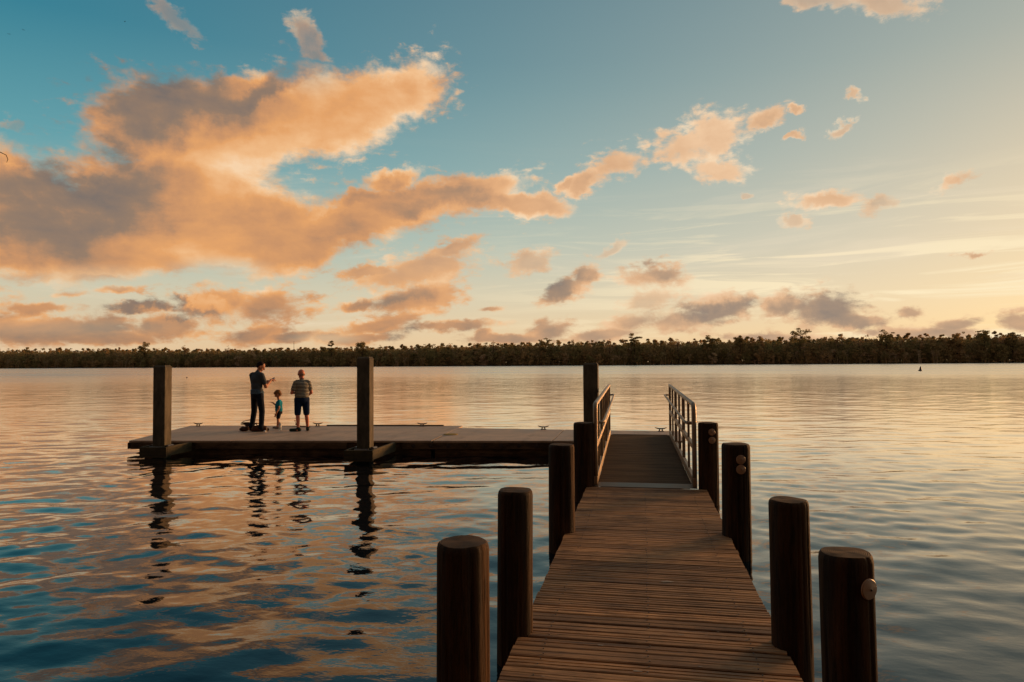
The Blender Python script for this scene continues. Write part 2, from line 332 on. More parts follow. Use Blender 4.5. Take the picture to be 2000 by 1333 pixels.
def f(b, p):
    v = stretched(b, 1, 1, 1)
    a = b.noise(v, 1.3, 7, .65, .5); g = b.noise(v, 22, 5, .7); s_ = b.noise(stretched(b, 3.5, .8, 1), 1.0, 5, .6)
    col = b.mix(b.ss(a, .3, .7), rgb(164, 136, 110), rgb(200, 168, 138))
    col = b.mix(b.m('MULTIPLY', b.ss(s_, .5, .7), .45), col, rgb(132, 108, 86))
    col = b.mix(b.m('MULTIPLY', b.ss(g, .56, .7), .35), col, rgb(92, 70, 54))
    setp(b, p, col, b.lin(a, .3, .7, .5, .75), 0, .5, g, .5, .004)
M['dock_top'] = mat('dock_concrete', f)
def f(b, p):
    v = stretched(b, 2, 2, 7); a = b.noise(v, 1, 6, .7)
    setp(b, p, b.mix(b.ss(a, .35, .65), rgb(64, 50, 36), rgb(110, 86, 62)), .85, 0, .2, a, .5, .006)
M['fascia'] = mat('dock_fascia_dark_timber', f)
def f(b, p):
    v = stretched(b, 5, 5, 2.2); a = b.noise(v, 1, 7, .65, .3); g = b.noise(stretched(b, 30, 30, 30), 1, 3, .6)
    z = b.sep(stretched(b, 1, 1, 1))[2]
    col = b.mix(b.ss(a, .3, .7), rgb(66, 60, 49), rgb(108, 98, 80)); col = b.mix(b.m('MULTIPLY', b.ss(g, .55, .7), .4), col, rgb(66, 58, 48))
    col = b.mix(b.ss(b.m('ADD', z, b.m('MULTIPLY', a, .35)), .62, .12), col, rgb(52, 56, 36))
    setp(b, p, col, .85, 0, .25, b.m('ADD', a, b.m('MULTIPLY', g, .4)), .4, .006)
M['concrete'] = mat('concrete_post', f)
def f(b, p):
    a = b.noise(stretched(b, 8, 8, 8), 1, 5, .6)
    setp(b, p, b.mix(a, rgb(120, 104, 86), rgb(158, 140, 118)), b.lin(a, .3, .7, .4, .6), .6, .5, a, .15, .002)
M['alu'] = mat('brushed_aluminium', f)
def f(b, p):
    v = stretched(b, 1, 1, 1); y = b.sep(v)[1]; a = b.noise(stretched(b, 1.2, 12, 3), 1, 6, .65)
    col = b.mix(b.ss(a, .3, .7), rgb(70, 54, 38), rgb(108, 84, 60)); setp(b, p, col, .9, 0, .12, a, .4, .003)
M['gang_floor'] = mat('gangway_grooved_floor', f)
def plain(name, c, rough=.7, metal=0, spec=.3, var=.25, sc=40, bs=.15):
    def f(b, p):
        a = b.noise(stretched(b, sc, sc, sc), 1, 4, .6)
        d = tuple(q*(1-var) for q in c[:3])+(1,); h = tuple(min(1, q*(1+var)) for q in c[:3])+(1,)
        setp(b, p, b.mix(b.ss(a, .3, .7), d, h), rough, metal, spec, a, bs, .004)
    return mat(name, f)
M['steel'] = plain('galvanised_steel', rgb(112, 104, 96), .5, .7, .4)
M['cleat'] = plain('cleat_iron', rgb(70, 60, 54), .5, .5, .4)
M['reflector'] = None
def f(b, p):
    tcn = b.node('ShaderNodeTexCoord'); x, y, z = b.sep(tcn.outputs['Object'])
    r = b.m('SQRT', b.m('ADD', b.m('MULTIPLY', x, x), b.m('MULTIPLY', y, y)))
    ring = b.m('SINE', b.m('MULTIPLY', r, 1500.0))
    setp(b, p, b.mix(b.ss(ring, -.4, .6), rgb(140, 104, 76), rgb(176, 134, 100)), .4, 0, .5, ring, .4, .001)
M['reflector'] = mat('round_plastic_reflector', f)
M['rope'] = plain('coiled_rope', rgb(170, 142, 84), .9, 0, .1, .2, 60)

# ------------------------------------------------------------------ water: one sheet, real waves near, ruffled far
def waves(X, Y, dr, da):
    Z = np.zeros_like(X); rad = np.hypot(X, Y)
    g = np.random.default_rng(21)
    gust = .5+.5*np.sin(X*.055+1.3+1.1*np.sin(Y*.05))*np.sin(Y*.085+.6+.8*np.sin(X*.04+2))
    gust2 = .5+.5*np.sin(X*.21-Y*.33+2*np.sin(X*.13))*np.sin(Y*.27+X*.1+1.5*np.sin(Y*.11))
    side = 1+.45/(1+np.exp(-(X-.6)*1.2))+.5/(1+np.exp((X+9.5-.25*Y)*.8))
    def comp(lam, th, slope, amp=1.0):
        k = 2*math.pi/lam; A = slope*lam/(2*math.pi)
        keff = np.maximum(np.abs(dr), da*.35)
        fade = np.clip((lam/np.maximum(keff, 1e-6) - 3.0)/3.0, 0, 1)
        return A*fade*amp*np.sin(k*(X*math.cos(th)+Y*math.sin(th)) + g.uniform(0, 6.28))
    for lam0, lam1, n, slope, mod in ((3.2, 8.0, 7, .0030, None), (1.3, 3.2, 12, .0044, None), (.55, 1.3, 16, .0085, gust*side), (.26, .55, 20, .0100, gust2*side), (.13, .26, 16, .0060, gust2)):
        for i in range(n):
            lam = lam0*(lam1/lam0)**((i+g.random())/n)
            th = R(100) + g.normal(0, R(38))
            Z += comp(lam, th, slope, 1.0 if mod is None else .35+.95*mod)
    return Z
def water_mesh():
    cx, cy = -2.0, 0.0
    radii = [0.0, 0.4, 0.8, 1.2, 1.6]; r = 2.0
    while r < 900: radii.append(r); r *= 1.0048
    radii += [1000, 1400, 2200, 4200]
    a0, a1 = R(-62), R(42)
    fine = np.linspace(a0, a1, 760); coarse = np.linspace(a1, a0+2*math.pi, 70)[1:-1]
    ang = np.concatenate([fine, coarse]); n = len(ang); rr = np.array(radii); m = len(rr)
    RR, AA = np.meshgrid(rr, ang, indexing='ij')
    X = RR*np.sin(AA)+cx; Y = RR*np.cos(AA)+cy
    dr = np.gradient(rr)[:, None]*np.ones((1, n)); dang = np.concatenate([np.full(760, (a1-a0)/760), np.full(68, (2*math.pi-(a1-a0))/69)])[None, :]
    Z = waves(X, Y, dr, RR*dang)
    co = np.stack([X, Y, Z], -1).reshape(-1, 3).astype(np.float32)
    i = np.arange(m-1)[:, None]*n; k = np.arange(n)[None, :]; k2 = (k+1) % n
    q = np.stack([i+k, i+n+k, i+n+k2, i+k2], -1).reshape(-1, 4)[:, ::-1]
    me = bpy.data.meshes.new('river_water')
    me.vertices.add(len(co)); me.vertices.foreach_set('co', co.ravel())
    me.loops.add(q.size); me.loops.foreach_set('vertex_index', q.ravel().astype(np.int32))
    me.polygons.add(len(q)); me.polygons.foreach_set('loop_start', np.arange(0, q.size, 4, dtype=np.int32)); me.polygons.foreach_set('loop_total', np.full(len(q), 4, dtype=np.int32))
    me.update(); me.validate(); me.shade_smooth(); return me
def f(b, p):
    g = b.node('ShaderNodeNewGeometry'); pos = g.outputs['Position']
    dist = b.v('LENGTH', pos)
    v1 = b.v('MULTIPLY', pos, (1.0, 1.5, 1.0))
    fine_ = b.noise(v1, 5.0, 3, .55)
    far_ = b.noise(b.v('MULTIPLY', pos, (.42, 1.0, 1)), 1.0, 6, .66)
    vfar = b.noise(b.v('MULTIPLY', pos, (.018, .05, 1)), 1.0, 4, .6)
    h = b.m('ADD', b.m('MULTIPLY', fine_, .0026), b.m('MULTIPLY', far_, b.lin(dist, 12, 150, 0.004, .085)))
    bm = b.node('ShaderNodeBump'); bm.inputs['Strength'].default_value = 1.0; bm.inputs['Distance'].default_value = 1.0
    b.put(bm.inputs['Height'], h); b.l.new(bm.outputs[0], p.inputs['Normal'])
    b.put(p.inputs['Base Color'], rgb(0, 18, 28))
    rough = b.m('ADD', b.ss(dist, 16, 170, .010, .25), b.m('MULTIPLY', b.ss(dist, 20, 120), b.lin(vfar, .35, .65, -.05, .05)))
    b.put(p.inputs['Roughness'], rough); p.inputs['IOR'].default_value = 1.5
    # warm gloss painted in, stronger with distance, to brighten the open water's reflection
    gl = b.node('ShaderNodeBsdfGlossy'); gl.inputs['Color'].default_value = (1.0, .88, .75, 1); b.put(gl.inputs['Roughness'], rough); b.l.new(bm.outputs[0], gl.inputs['Normal'])
    out = [n_ for n_ in b.n if n_.type == 'OUTPUT_MATERIAL'][0]; mx = b.node('ShaderNodeMixShader'); b.put(mx.inputs[0], b.ss(dist, 4.5, 21, 0.0, .90)); b.l.new(p.outputs[0], mx.inputs[1]); b.l.new(gl.outputs[0], mx.inputs[2]); b.l.new(mx.outputs[0], out.inputs[0])
M['water'] = mat('river_water', f)
wat = link('water', water_mesh(), M['water']); tag(wat, kind='structure')

# ------------------------------------------------------------------ far bank: ground
SHORE = [(-2600, 860), (-1400, 700), (-610, 555), (-91, 474), (244, 500), (700, 560), (2400, 800)]
def shore_pt(s_):
    # s_ = x position along the bank
    for (x0, y0), (x1, y1) in zip(SHORE, SHORE[1:]):
        if x0 <= s_ <= x1: k = (s_-x0)/(x1-x0); return y0+k*(y1-y0)
def f(b, p):
    a = b.noise(stretched(b, .2, .2, .2), 1, 6, .6); setp(b, p, b.mix(a, rgb(38, 32, 20), rgb(66, 56, 34)), .95, 0, .1, a, .5, .2)
M['bank'] = mat('far_bank_earth', f)
gb = MB()
front = [(x, y+1.5+2*math.sin(x*.11)) for x in range(-2600, 2401, 20) for y in [shore_pt(x)]]
n = len(front)
vs = [(x, y-1.5, -.5) for x, y in front]+[(x, y, .35) for x, y in front]+[(x*1.02, y+120, 1.2) for x, y in front]+[(x*1.5, y+2600, 2.0) for x, y in front]
fs = [(r_*n+i, r_*n+i+1, (r_+1)*n+i+1, (r_+1)*n+i) for r_ in range(3) for i in range(n-1)]
gb.add(vs, fs); tag(gb.build('far_bank_ground', M['bank'], smooth=True), kind='structure')

# ------------------------------------------------------------------ far bank: wood
def f(b, p):
    a = b.node('ShaderNodeAttribute'); a.attribute_name = 'hue'
    tn = attr(b, 'tint')
    nz = b.noise(stretched(b, .15, .15, .5), 1, 4, .6)
    col = b.ramp(a.outputs['Fac'], [(0, rgb(136, 128, 82)), (.35, rgb(160, 142, 98)), (.6, rgb(182, 148, 100)), (.8, rgb(190, 168, 136)), (1, rgb(210, 190, 164))])
    col = b.mix(1.0, col, b.ramp(tn, [(0, (.6, .6, .6)), (1, (1.35, 1.3, 1.25))]), 'MULTIPLY')
    b.put(p.inputs['Base Color'], col); p.inputs['Roughness'].default_value = .9; p.inputs['Specular IOR Level'].default_value = .1
    out = [n_ for n_ in b.n if n_.type == 'OUTPUT_MATERIAL'][0]; tr = b.node('ShaderNodeBsdfTranslucent'); b.put(tr.inputs[0], col)
    mx = b.node('ShaderNodeMixShader'); mx.inputs[0].default_value = .4; b.l.new(p.outputs[0], mx.inputs[1]); b.l.new(tr.outputs[0], mx.inputs[2]); b.l.new(mx.outputs[0], out.inputs[0])
M['foliage'] = mat('cypress_foliage', f)
M['bark'] = plain('pale_bark', rgb(70, 58, 46), .95, 0, .1, .3, 2)

def tri_mesh(name, co, hue, tint, material, parent=None):
    me = bpy.data.meshes.new(name); nv = len(co); nt = nv//3
    me.vertices.add(nv); me.vertices.foreach_set('co', co.astype(np.float32).ravel())
    me.loops.add(nv); me.loops.foreach_set('vertex_index', np.arange(nv, dtype=np.int32))
    me.polygons.add(nt); me.polygons.foreach_set('loop_start', np.arange(0, nv, 3, dtype=np.int32)); me.polygons.foreach_set('loop_total', np.full(nt, 3, dtype=np.int32))
    for nm, arr in (('hue', hue), ('tint', tint)):
        at = me.attributes.new(nm, 'FLOAT', 'POINT'); at.data.foreach_set('value', arr.astype(np.float32))
    me.update(); return link(name, me, material, parent)
def leaf_tris(cen, size, g, flat=.5):
    n = len(cen); a = g.normal(size=(n, 3)); a /= np.linalg.norm(a, axis=1)[:, None]; b_ = g.normal(size=(n, 3)); b_ -= (b_*a).sum(1)[:, None]*a; b_ /= np.linalg.norm(b_, axis=1)[:, None]
    s_ = size*g.uniform(.6, 1.5, n)
    t_ = np.stack([cen+a*s_[:, None], cen+(-.5*a+.7*b_)*s_[:, None], cen+(-.5*a-.7*b_)*s_[:, None]], 1)
    return t_.reshape(-1, 3)
def crown_points(h, w_, base, n, g, flat=False, clumps=14):
    """points on leafy clumps spread through the crown's volume"""
    pts = []
    for i in range(clumps):
        k = g.random()**.8
        zz = base+(h-base)*k
        env = (math.sin(math.pi*min(1, (k*.78+.22)))**.6)*w_ if not flat else w_*(.35+.75*k)
        th = g.uniform(0, 6.28); rr_ = env*g.random()**.5*.8
        c = np.array([rr_*math.cos(th), rr_*math.sin(th), zz]); rad = w_*g.uniform(.22, .45)
        m_ = n//clumps; d_ = g.normal(size=(m_, 3)); d_ /= np.linalg.norm(d_, axis=1)[:, None]
        pts.append(c+d_*rad*(g.random((m_, 1))**.45)*np.array([1, 1, .55 if not flat else .32]))
    return np.concatenate(pts)
gf = np.random.default_rng(5)
cos, hues, tints = [], [], []
def put_tris(t_, hue, tint):
    cos.append(t_); m_ = len(t_)//3
    hues.append(np.repeat(np.clip(hue+gf.normal(0, .07, m_), 0, 1), 3)); tints.append(np.repeat(np.clip(tint+gf.normal(0, .18, m_), 0, 1), 3))
def bank_h(x):    # height of the canopy along the bank
    return np.interp(x, [-1400, -610, -430, -344, -200, -107, 0, 120, 250, 900], [22, 19.3, 16.6, 15.4, 16.2, 17.2, 18.2, 19.6, 20.6, 22])
x = -1050.0
while x < 620:
    y0 = shore_pt(x)
    near = -560 < x < 330
    for row, (dy, hh, cnt, sz) in enumerate(((3, .42, 380, .42), (7, .62, 440, .48), (13, .80, 500, .52), (24, .93, 520, .56), (40, .97, 380, .75), (60, .97, 260, 1.1), (75, .80, 90, 2.6))):
        if not near: cnt //= 2; sz *= 1.6
        px_, py_ = x+gf.uniform(-4, 4), y0+dy+gf.uniform(-3, 3)
        h = bank_h(px_)*hh*gf.uniform(.80, 1.10); bare = gf.random() < .35
        wv = gf.uniform(2.6, 4.6)
        pts = crown_points(h, wv, .5 if row < 3 else h*.12, cnt if not (bare and row > 1) else int(cnt*.7), gf, clumps=12 if not bare else 18)
        pts = pts[pts[:, 2] > .2]
        hue = gf.choice([.1, .25, .4, .5, .62, .75], p=[.2, .25, .2, .15, .12, .08]); tn = gf.uniform(.2, .75)
        put_tris(leaf_tris(pts, sz if not bare else sz*.6, gf)+np.array([px_, py_, .3]), hue, tn)
        if row in (0, 2, 3):
            # trunk and a few upright limbs as slender blades
            for q in range(3 if bare else 1):
                bx, by = px_+gf.uniform(-2, 2), py_+gf.uniform(-1, 1); th_ = h*gf.uniform(.85, 1.14) if bare else h*.7; wd = gf.uniform(.12, .3)
                lean = gf.uniform(-1.4, 1.4)
                A = np.array([bx-wd, by-1.5, 0]); B_ = np.array([bx+wd, by-1.5, 0]); C_ = np.array([bx+lean, by-1.0, th_]); D_ = np.array([bx, by-1.5+wd*2, 0])
                put_tris(np.array([A, B_, C_, B_, D_, C_, D_, A, C_]), .78 if gf.random() < .3 else .6, gf.uniform(.1, .6))
                for z_ in range(5 if bare else 0):
                    k = gf.uniform(.45, .95); o_ = A+(C_-A)*k; e_ = o_+np.array([gf.uniform(-2.2, 2.2), gf.uniform(-1, 1), gf.uniform(.8, 2.6)])
                    put_tris(np.array([o_, o_+[0, 0, .22], e_]), .85, .5)
    x += 3.4 if near else 8.0
for x in np.arange(-1040, 620, 4.0):
    near = -560 < x < 330; m_ = 1100 if near else 300
    px_ = x+gf.uniform(0, 4.0, m_); y0 = shore_pt(x); dy = gf.uniform(3, 62, m_); u_ = gf.random(m_)
    top = bank_h(px_)*(.80+.05*np.sin(px_*.9)+.045*np.sin(px_*.37+1)+.04*np.sin(px_*1.9+2)+.03*np.sin(px_*.11))*np.clip(.45+dy/22, 0, 1)
    pts = np.stack([px_, y0+dy, .2+top*u_**.8], -1)
    put_tris(leaf_tris(pts, .55 if near else 1.0, gf), .28+.18*math.sin(x*.13)+.12*math.sin(x*.41), .45+.2*math.sin(x*.23+1))
wood_o = tri_mesh('riverside_wood', np.concatenate(cos), np.concatenate(hues), np.concatenate(tints), M['foliage'])
tag(wood_o, 'dense dark mass of bare and leafy trees along the far river bank', 'wood', kind='stuff')

# unseen bank and wood, added behind the camera to shade the pilings' near sides
cos_f, hues_f, tints_f = cos, hues, tints; cos, hues, tints = [], [], []
for i in range(120):
    a_ = R(100+gf.uniform(0, 170)); d_ = gf.uniform(10, 22); h = gf.uniform(12, 19)
    pts = crown_points(h, gf.uniform(2, 3.4), .3, 420, gf, clumps=12)
    put_tris(leaf_tris(pts, .55, gf)+np.array([d_*math.sin(a_), d_*math.cos(a_)-3, .2]), gf.uniform(.05, .4), .4)
tag(tri_mesh('unseen_shade_wood', np.concatenate(cos), np.concatenate(hues), np.concatenate(tints), M['foliage']), 'unseen leafy wood added at the landward end of the walkway to shade the pilings', 'wood', kind='stuff')
gb = MB(); gb.add([(-60, -5.5, -.3), (60, -5.5, -.3), (60, -7.5, .3), (-60, -7.5, .3), (60, -80, .8), (-60, -80, .8)], [(0, 3, 2, 1), (3, 5, 4, 2)])
tag(gb.build('near_bank_ground', M['bank']), kind='structure')

# trees that stand out above the wood
def lone_tree(x, y, h, w_, kind, label, hue=.3):
    g = np.random.default_rng(int(abs(x)*13+h*7))
    nm = {'flat': 'cypress_tree', 'round': 'broadleaf_tree', 'bare': 'bare_tree'}[kind]
    r_ = empty(nm, (x, y, .3), 0, label, 'tree', 'taller trees rising above the far wood')
    tb = MB(); topz = h*.86
    spine = [(0, 0, -.3), (g.uniform(-.3, .3), 0, h*.35), (g.uniform(-.6, .6), 0, h*.65), (g.uniform(-.8, .8), 0, topz)]
    tb.tube(spine, [.42, .32, .22, .08], 7)
    tips = []
    for i in range(16 if kind != 'flat' else 12):
        k = g.uniform(.5, .98); a_ = Vector(spine[1]).lerp(Vector(spine[3]), (k-.35)/.65); th = g.uniform(0, 6.28)
        L = w_*g.uniform(.55, 1.0)*(1.15-.4*k)
        e_ = a_+Vector((math.cos(th)*L, math.sin(th)*L, L*g.uniform(.25, .8) if kind != 'flat' else L*.28)); tips.append(e_)
        mid = a_.lerp(e_, .5)+Vector((0, 0, -.1*L)); tb.tube([a_, mid, e_], [.12, .08, .03], 5)
    tb.build('trunk', M['bark'], r_)
    pts = []
    for e_ in tips:
        m_ = 60 if kind != 'bare' else 16
        d_ = g.normal(size=(m_, 3)); d_ /= np.linalg.norm(d_, axis=1)[:, None]
        pts.append(np.array(e_)+d_*w_*.34*(g.random((m_, 1))**.4)*np.array([1, 1, .38 if kind == 'flat' else .7]))
    if kind != 'bare': pts.append(crown_points(h, w_*.95, h*.5, 900, g, kind == 'flat', 18))
    else: pts.append(crown_points(h, w_*.7, h*.5, 70, g, False, 14))
    pts = np.concatenate(pts); t_ = leaf_tris(pts, .42 if kind != 'bare' else .3, g); m_ = len(t_)//3
    tri_mesh('crown', t_, np.repeat(np.clip(hue+g.normal(0, .06, m_), 0, 1), 3), np.repeat(np.clip(.4+g.normal(0, .2, m_), 0, 1), 3), M['foliage'], r_)
for a in (
    (-436, 535, 22.3, 5.0, 'round', 'tall dark tree sticking up above the low far wood, left of the leftmost square post', .15),
    (-390, 527, 19.6, 3.2, 'bare', 'thin bare tree above the far wood behind the top of the leftmost square post', .7),
    (-344, 520, 18.2, 3.4, 'bare', 'faint bare tree on the far bank between the leftmost post and the standing man', .7),
    (-243, 505, 20.2, 3.0, 'flat', 'narrow tufted tree on the far bank just left of the middle square post', .2),
    (-215, 500, 18.6, 5.5, 'round', 'bushy tree on the far bank right behind the middle square post', .25),
    (-107, 484, 18.8, 2.4, 'bare', 'upright bare tree halfway between the two right square posts, far bank', .75),
    (-69, 484, 18.8, 5.0, 'flat', 'low flat topped tree on the far bank just left of the right square post', .25),
    (-23, 487, 18.0, 3.0, 'bare', 'twiggy bare tree on the far bank just right of the right square post', .75),
    (-6, 489, 21.8, 5.0, 'flat', 'dark tufted tree rising above the far wood over the gangway', .15),
    (24, 491, 19.0, 2.6, 'bare', 'spindly bare tree on the far bank over the right gangway railing', .8),
    (46, 493, 20.0, 5.0, 'flat', 'spreading tree on the far bank above the nearest piling row on the right', .2),
    (66, 494, 19.6, 4.0, 'round', 'leafy tree on the far bank just left of the tallest crowned tree', .3),
    (106, 497, 24.3, 7.6, 'flat', 'tallest broad crowned tree of the far bank, right of the gangway', .1),
    (133, 499, 19.6, 3.0, 'bare', 'bare topped tree between the two broadest crowns of the far bank', .75),
    (162, 502, 23.0, 6.0, 'flat', 'wide flat topped tree on the far bank above the little buoy', .15),
    (184, 503, 19.6, 3.6, 'bare', 'thin grey tree on the far bank just right of the buoy', .75),
    (206, 505, 19.2, 4.6, 'round', 'rounded brown tree near the right end of the far wood', .45),
    (223, 506, 22.2, 5.4, 'flat', 'flat topped tree near the right edge, second tallest at that end', .15),
    (241, 508, 20.0, 4.2, 'round', 'dark tree at the very right edge of the far wood', .3)):
    lone_tree(*a)
mb = MB(); mb.tube([(0, 0, 0), (0, 0, 20.6)], [.28, .12], 6); mb.tube([(-.7, 0, 18.4), (.7, 0, 18.4)], .1, 5)
o = mb.build('mast', M['steel']); o.location = (-278, 510, .3); tag(o, 'thin mast poking above the far wood over the child', 'mast')
mb = MB(); mb.tube([(0, 0, 0), (2.6, 0, 2.4), (5.6, 0, 5.2)], [.35, .26, .12], 7); mb.tube([(3.4, 0, 3.1), (3.1, 0, 4.6)], [.12, .04], 5)
o = mb.build('dead_trunk', M['bark']); o.location = (-167.5, 477, .1); tag(o, 'pale dead trunk leaning to the right at the foot of the far wood', 'dead tree')

# ------------------------------------------------------------------ fixed pier walkway
DZ = .22
rg = random.Random(3)
def bevel_board(mb, x0, x1, y0, y1, z0, z1, tint, sag=0.0):
    # grooved decking board: cross-section along y, extruded along x in several lengths
    wv = y1-y0; prof = [(0, z0), (0, z1-.006), (.006, z1)]
    for gk in rg.choice(((.34, .66), (.5,), (.30, .52, .74), (.36, .7), (.48,))):
        c = wv*(gk+rg.uniform(-.03, .03)); gd = rg.uniform(.002, .007); prof += [(c-.007, z1), (c-.004, z1-gd), (c+.004, z1-gd), (c+.007, z1)]
    prof += [(wv-.006, z1), (wv, z1-.006), (wv, z0)]
    N = 7; n_ = len(prof); vs = []
    for i in range(N):
        t_ = i/(N-1); dz_ = sag*math.sin(math.pi*t_)
        vs += [(x0+(x1-x0)*t_, y0+p_[0], p_[1]+dz_) for p_ in prof]
    fs = [(i*n_+k, (i+1)*n_+k, (i+1)*n_+(k+1) % n_, i*n_+(k+1) % n_) for i in range(N-1) for k in range(n_)]
    fs += [tuple(range(n_)), tuple((N-1)*n_+k for k in range(n_-1, -1, -1))]
    mb.add(vs, fs, tint)
pier = empty('wooden_pier', (0, 4, DZ), 0, 'fixed wooden walkway of grooved cross boards running out between the round pilings', 'pier')
dk = MB(); y = -6.2; screws = MB()
PW = .145
while y < 9.70:
    tn = min(1, max(0, rg.gauss(.48, .22)))
    bevel_board(dk, -.808+rg.uniform(-.006, .006), .832+rg.uniform(-.006, .006), y-4+rg.uniform(-.002, .002), y-4+PW-rg.uniform(.012, .026), -.038, rg.uniform(-.0015, .0015), tn, rg.uniform(-.001, .001))
    for sx in (-.62, .01, .63):
        for q in (.035, .105):
            if rg.random() < .8:
                screws.lathe([(.0045, -.002), (.0045, .0025), (.002, .0032)], 8, Matrix.Translation((sx+rg.uniform(-.01, .01), y-4+q, .0015)))
    y += PW
nd_deck = len(dk.f); dk.add(screws.v, screws.f, .5); nd_screw = len(dk.f)
st_ = MB()
for sx in (-.74, .01, .76): st_.box(sx-.025, sx+.025, -10.2, 5.62, -.23, -.040, .3)
st_.build('stringers', M['fascia'], pier)
for yy in (-.9+4.42-4, 3.12, 5.86):
    c_ = MB(); c_.box(-.72, .73, yy-.04, yy+.04, -.30, -.232, .3); c_.build('cross_beam', M['fascia'], pier)
# bird droppings and scuffs on the boards
dr_ = MB()
for (sx, sy, s_) in [(rg.uniform(-.6, .6), rg.uniform(3.6, 6.2), rg.uniform(.003, .006)) for _ in range(26)]+list(((.17, 5.62, .03), (-.28, 4.3, .012), (.22, 4.55, .01), (-.05, 3.98, .015), (.3, 4.1, .008), (-.1, 6.7, .01), (.5, 5.0, .008))):
    a_ = [rg.uniform(.6, 1.3) for _ in range(12)]
    vs = [(sx+math.cos(k*math.pi/6)*s_*a_[k]*1.9, sy-4+math.sin(k*math.pi/6)*s_*a_[k]*.7, .0052) for k in range(12)]
    dr_.add(vs+[(sx, sy-4, .0065)], [(k, (k+1) % 12, 12) for k in range(12)], .5)
M['dropping'] = plain('dried_dropping', rgb(150, 136, 118), .9)
dk.add(dr_.v, dr_.f, .5)
deck_o = dk.build('deck', M['deck'], pier); deck_o.data.materials.append(M['steel']); deck_o.data.materials.append(M['dropping'])
for i_, p_ in enumerate(deck_o.data.polygons): p_.material_index = 0 if i_ < nd_deck else (1 if i_ < nd_screw else 2)

# ------------------------------------------------------------------ round timber pilings
def piling(x, y, r_, top, label, refl=(), lean=(0, 0), seed=1):
    root = empty('timber_piling', (x, y, 0), 0, label, 'piling', 'round timber pilings along the walkway')
    g = random.Random(seed); n_ = 96; vs = []; zs = [-1.6, -.5, 0, .2, .35, .5, .62, .74, .86, .95, top-.045, top-.03]
    ph = [g.uniform(0, 6.28) for _ in range(8)]
    cracks = [(g.uniform(0, 6.28), g.uniform(.2, .7)*top, g.uniform(.015, .03)) for _ in range(12)]
    def rad(th, z):
        q = 1+.018*math.sin(2*th+ph[0]+z*.9)+.012*math.sin(3*th+ph[1]-z*1.7)+.005*math.sin(7*th+ph[2]+z*2)+.004*math.sin(11*th+ph[3])
        for ca, cz, cw in cracks:
            d_ = (th-ca+math.pi) % (2*math.pi)-math.pi
            q -= cw*3.2*math.exp(-(d_/.05)**2)*math.exp(-((z-cz)/.45)**4)
        return r_*q*(1+.03*(1-z/top)*.6)
    rows = []
    nz_ = 36
    for i in range(nz_+1):
        z = -1.6+(top-.032+1.6)*(i/nz_)**.72; rows.append(z)
    for z in rows:
        ox, oy = lean[0]*(z-top), lean[1]*(z-top)
        vs += [(rad(2*math.pi*k/n_, z)*math.cos(2*math.pi*k/n_)+ox, rad(2*math.pi*k/n_, z)*math.sin(2*math.pi*k/n_)+oy, z) for k in range(n_)]
    # chamfered shoulder
    for (f_, z) in ((.97, top-.012), (.90, top-.001)):
        vs += [(rad(2*math.pi*k/n_, top)*f_*math.cos(2*math.pi*k/n_), rad(2*math.pi*k/n_, top)*f_*math.sin(2*math.pi*k/n_), z+.002*math.sin(3*k/n_*6.28+ph[4])) for k in range(n_)]
    L = len(rows)+2
    fs = [(i*n_+k, i*n_+(k+1) % n_, (i+1)*n_+(k+1) % n_, (i+1)*n_+k) for i in range(L-1) for k in range(n_)]
    mb = MB(); mb.add(vs, fs, g.uniform(.3, .6)); mb.build('shaft', M['pile'], root, smooth=True)
    tv = [(rad(2*math.pi*k/n_, top)*f_*math.cos(2*math.pi*k/n_), rad(2*math.pi*k/n_, top)*f_*math.sin(2*math.pi*k/n_), (.002*math.sin(3*k/n_*6.28+ph[4]) if f_ > .85 else .002+.0008*math.sin(5*f_+k*.2))) for f_ in (.90, .6, .3) for k in range(n_)]+[(0, 0, .002)]
    fs = [(i*n_+k, i*n_+(k+1) % n_, (i+1)*n_+(k+1) % n_, (i+1)*n_+k) for i in range(2) for k in range(n_)]+[(2*n_+k, 2*n_+(k+1) % n_, 3*n_) for k in range(n_)]
    mb = MB(); mb.add(tv, fs, .5); o_ = mb.build('end_grain', M['endgrain'], root, smooth=True); o_.location = (0, 0, top-.001)
    for (az_, z, rr_) in refl:       # az_: direction on the pile measured from -y towards +x
        nrm = Vector((math.sin(az_), -math.cos(az_), 0)); c_ = nrm*(r_*1.012)
        m_ = nrm.to_track_quat('Z', 'Y').to_matrix().to_4x4()
        mb = MB(); mb.lathe([(rr_, 0), (rr_, .004), (rr_*.93, .008), (rr_*.5, .0115), (.004, .014)], 32)
        o_ = mb.build('reflector', M['reflector'], root, smooth=False); o_.matrix_local = Matrix.Translation(c_+Vector((0, 0, z)))@m_
        mb = MB(); mb.lathe([(.0045, .012), (.0045, .017), (.002, .0185)], 10); nail = mb.build('nail', M['cleat'], o_)
    return root
piling(-.893, 3.32, .132, 1.085, 'nearest and widest dark round piling left of the walkway, cut off by the bottom edge', seed=11)
piling(-.842, 4.46, .117, 1.135, 'second nearest round piling on the left edge of the boards, with a small knot', seed=12, lean=(.006, 0))
piling(-.853, 7.14, .133, 1.118, 'third round piling on the left of the walkway, its top overlapping the floating dock', seed=13)
piling(-.847, 9.8, .145, 1.115, 'farthest left round piling, beside the foot of the left gangway railing', seed=14)
piling(.842, 3.17, .107, 1.152, 'nearest right round piling with ringed sawn top and one large round reflector', ((R(34), 1.026, .043),), seed=15, lean=(-.012, 0))
piling(.874, 4.52, .117, 1.112, 'second nearest round piling on the right of the walkway, plain without reflectors', seed=16, lean=(-.006, 0))
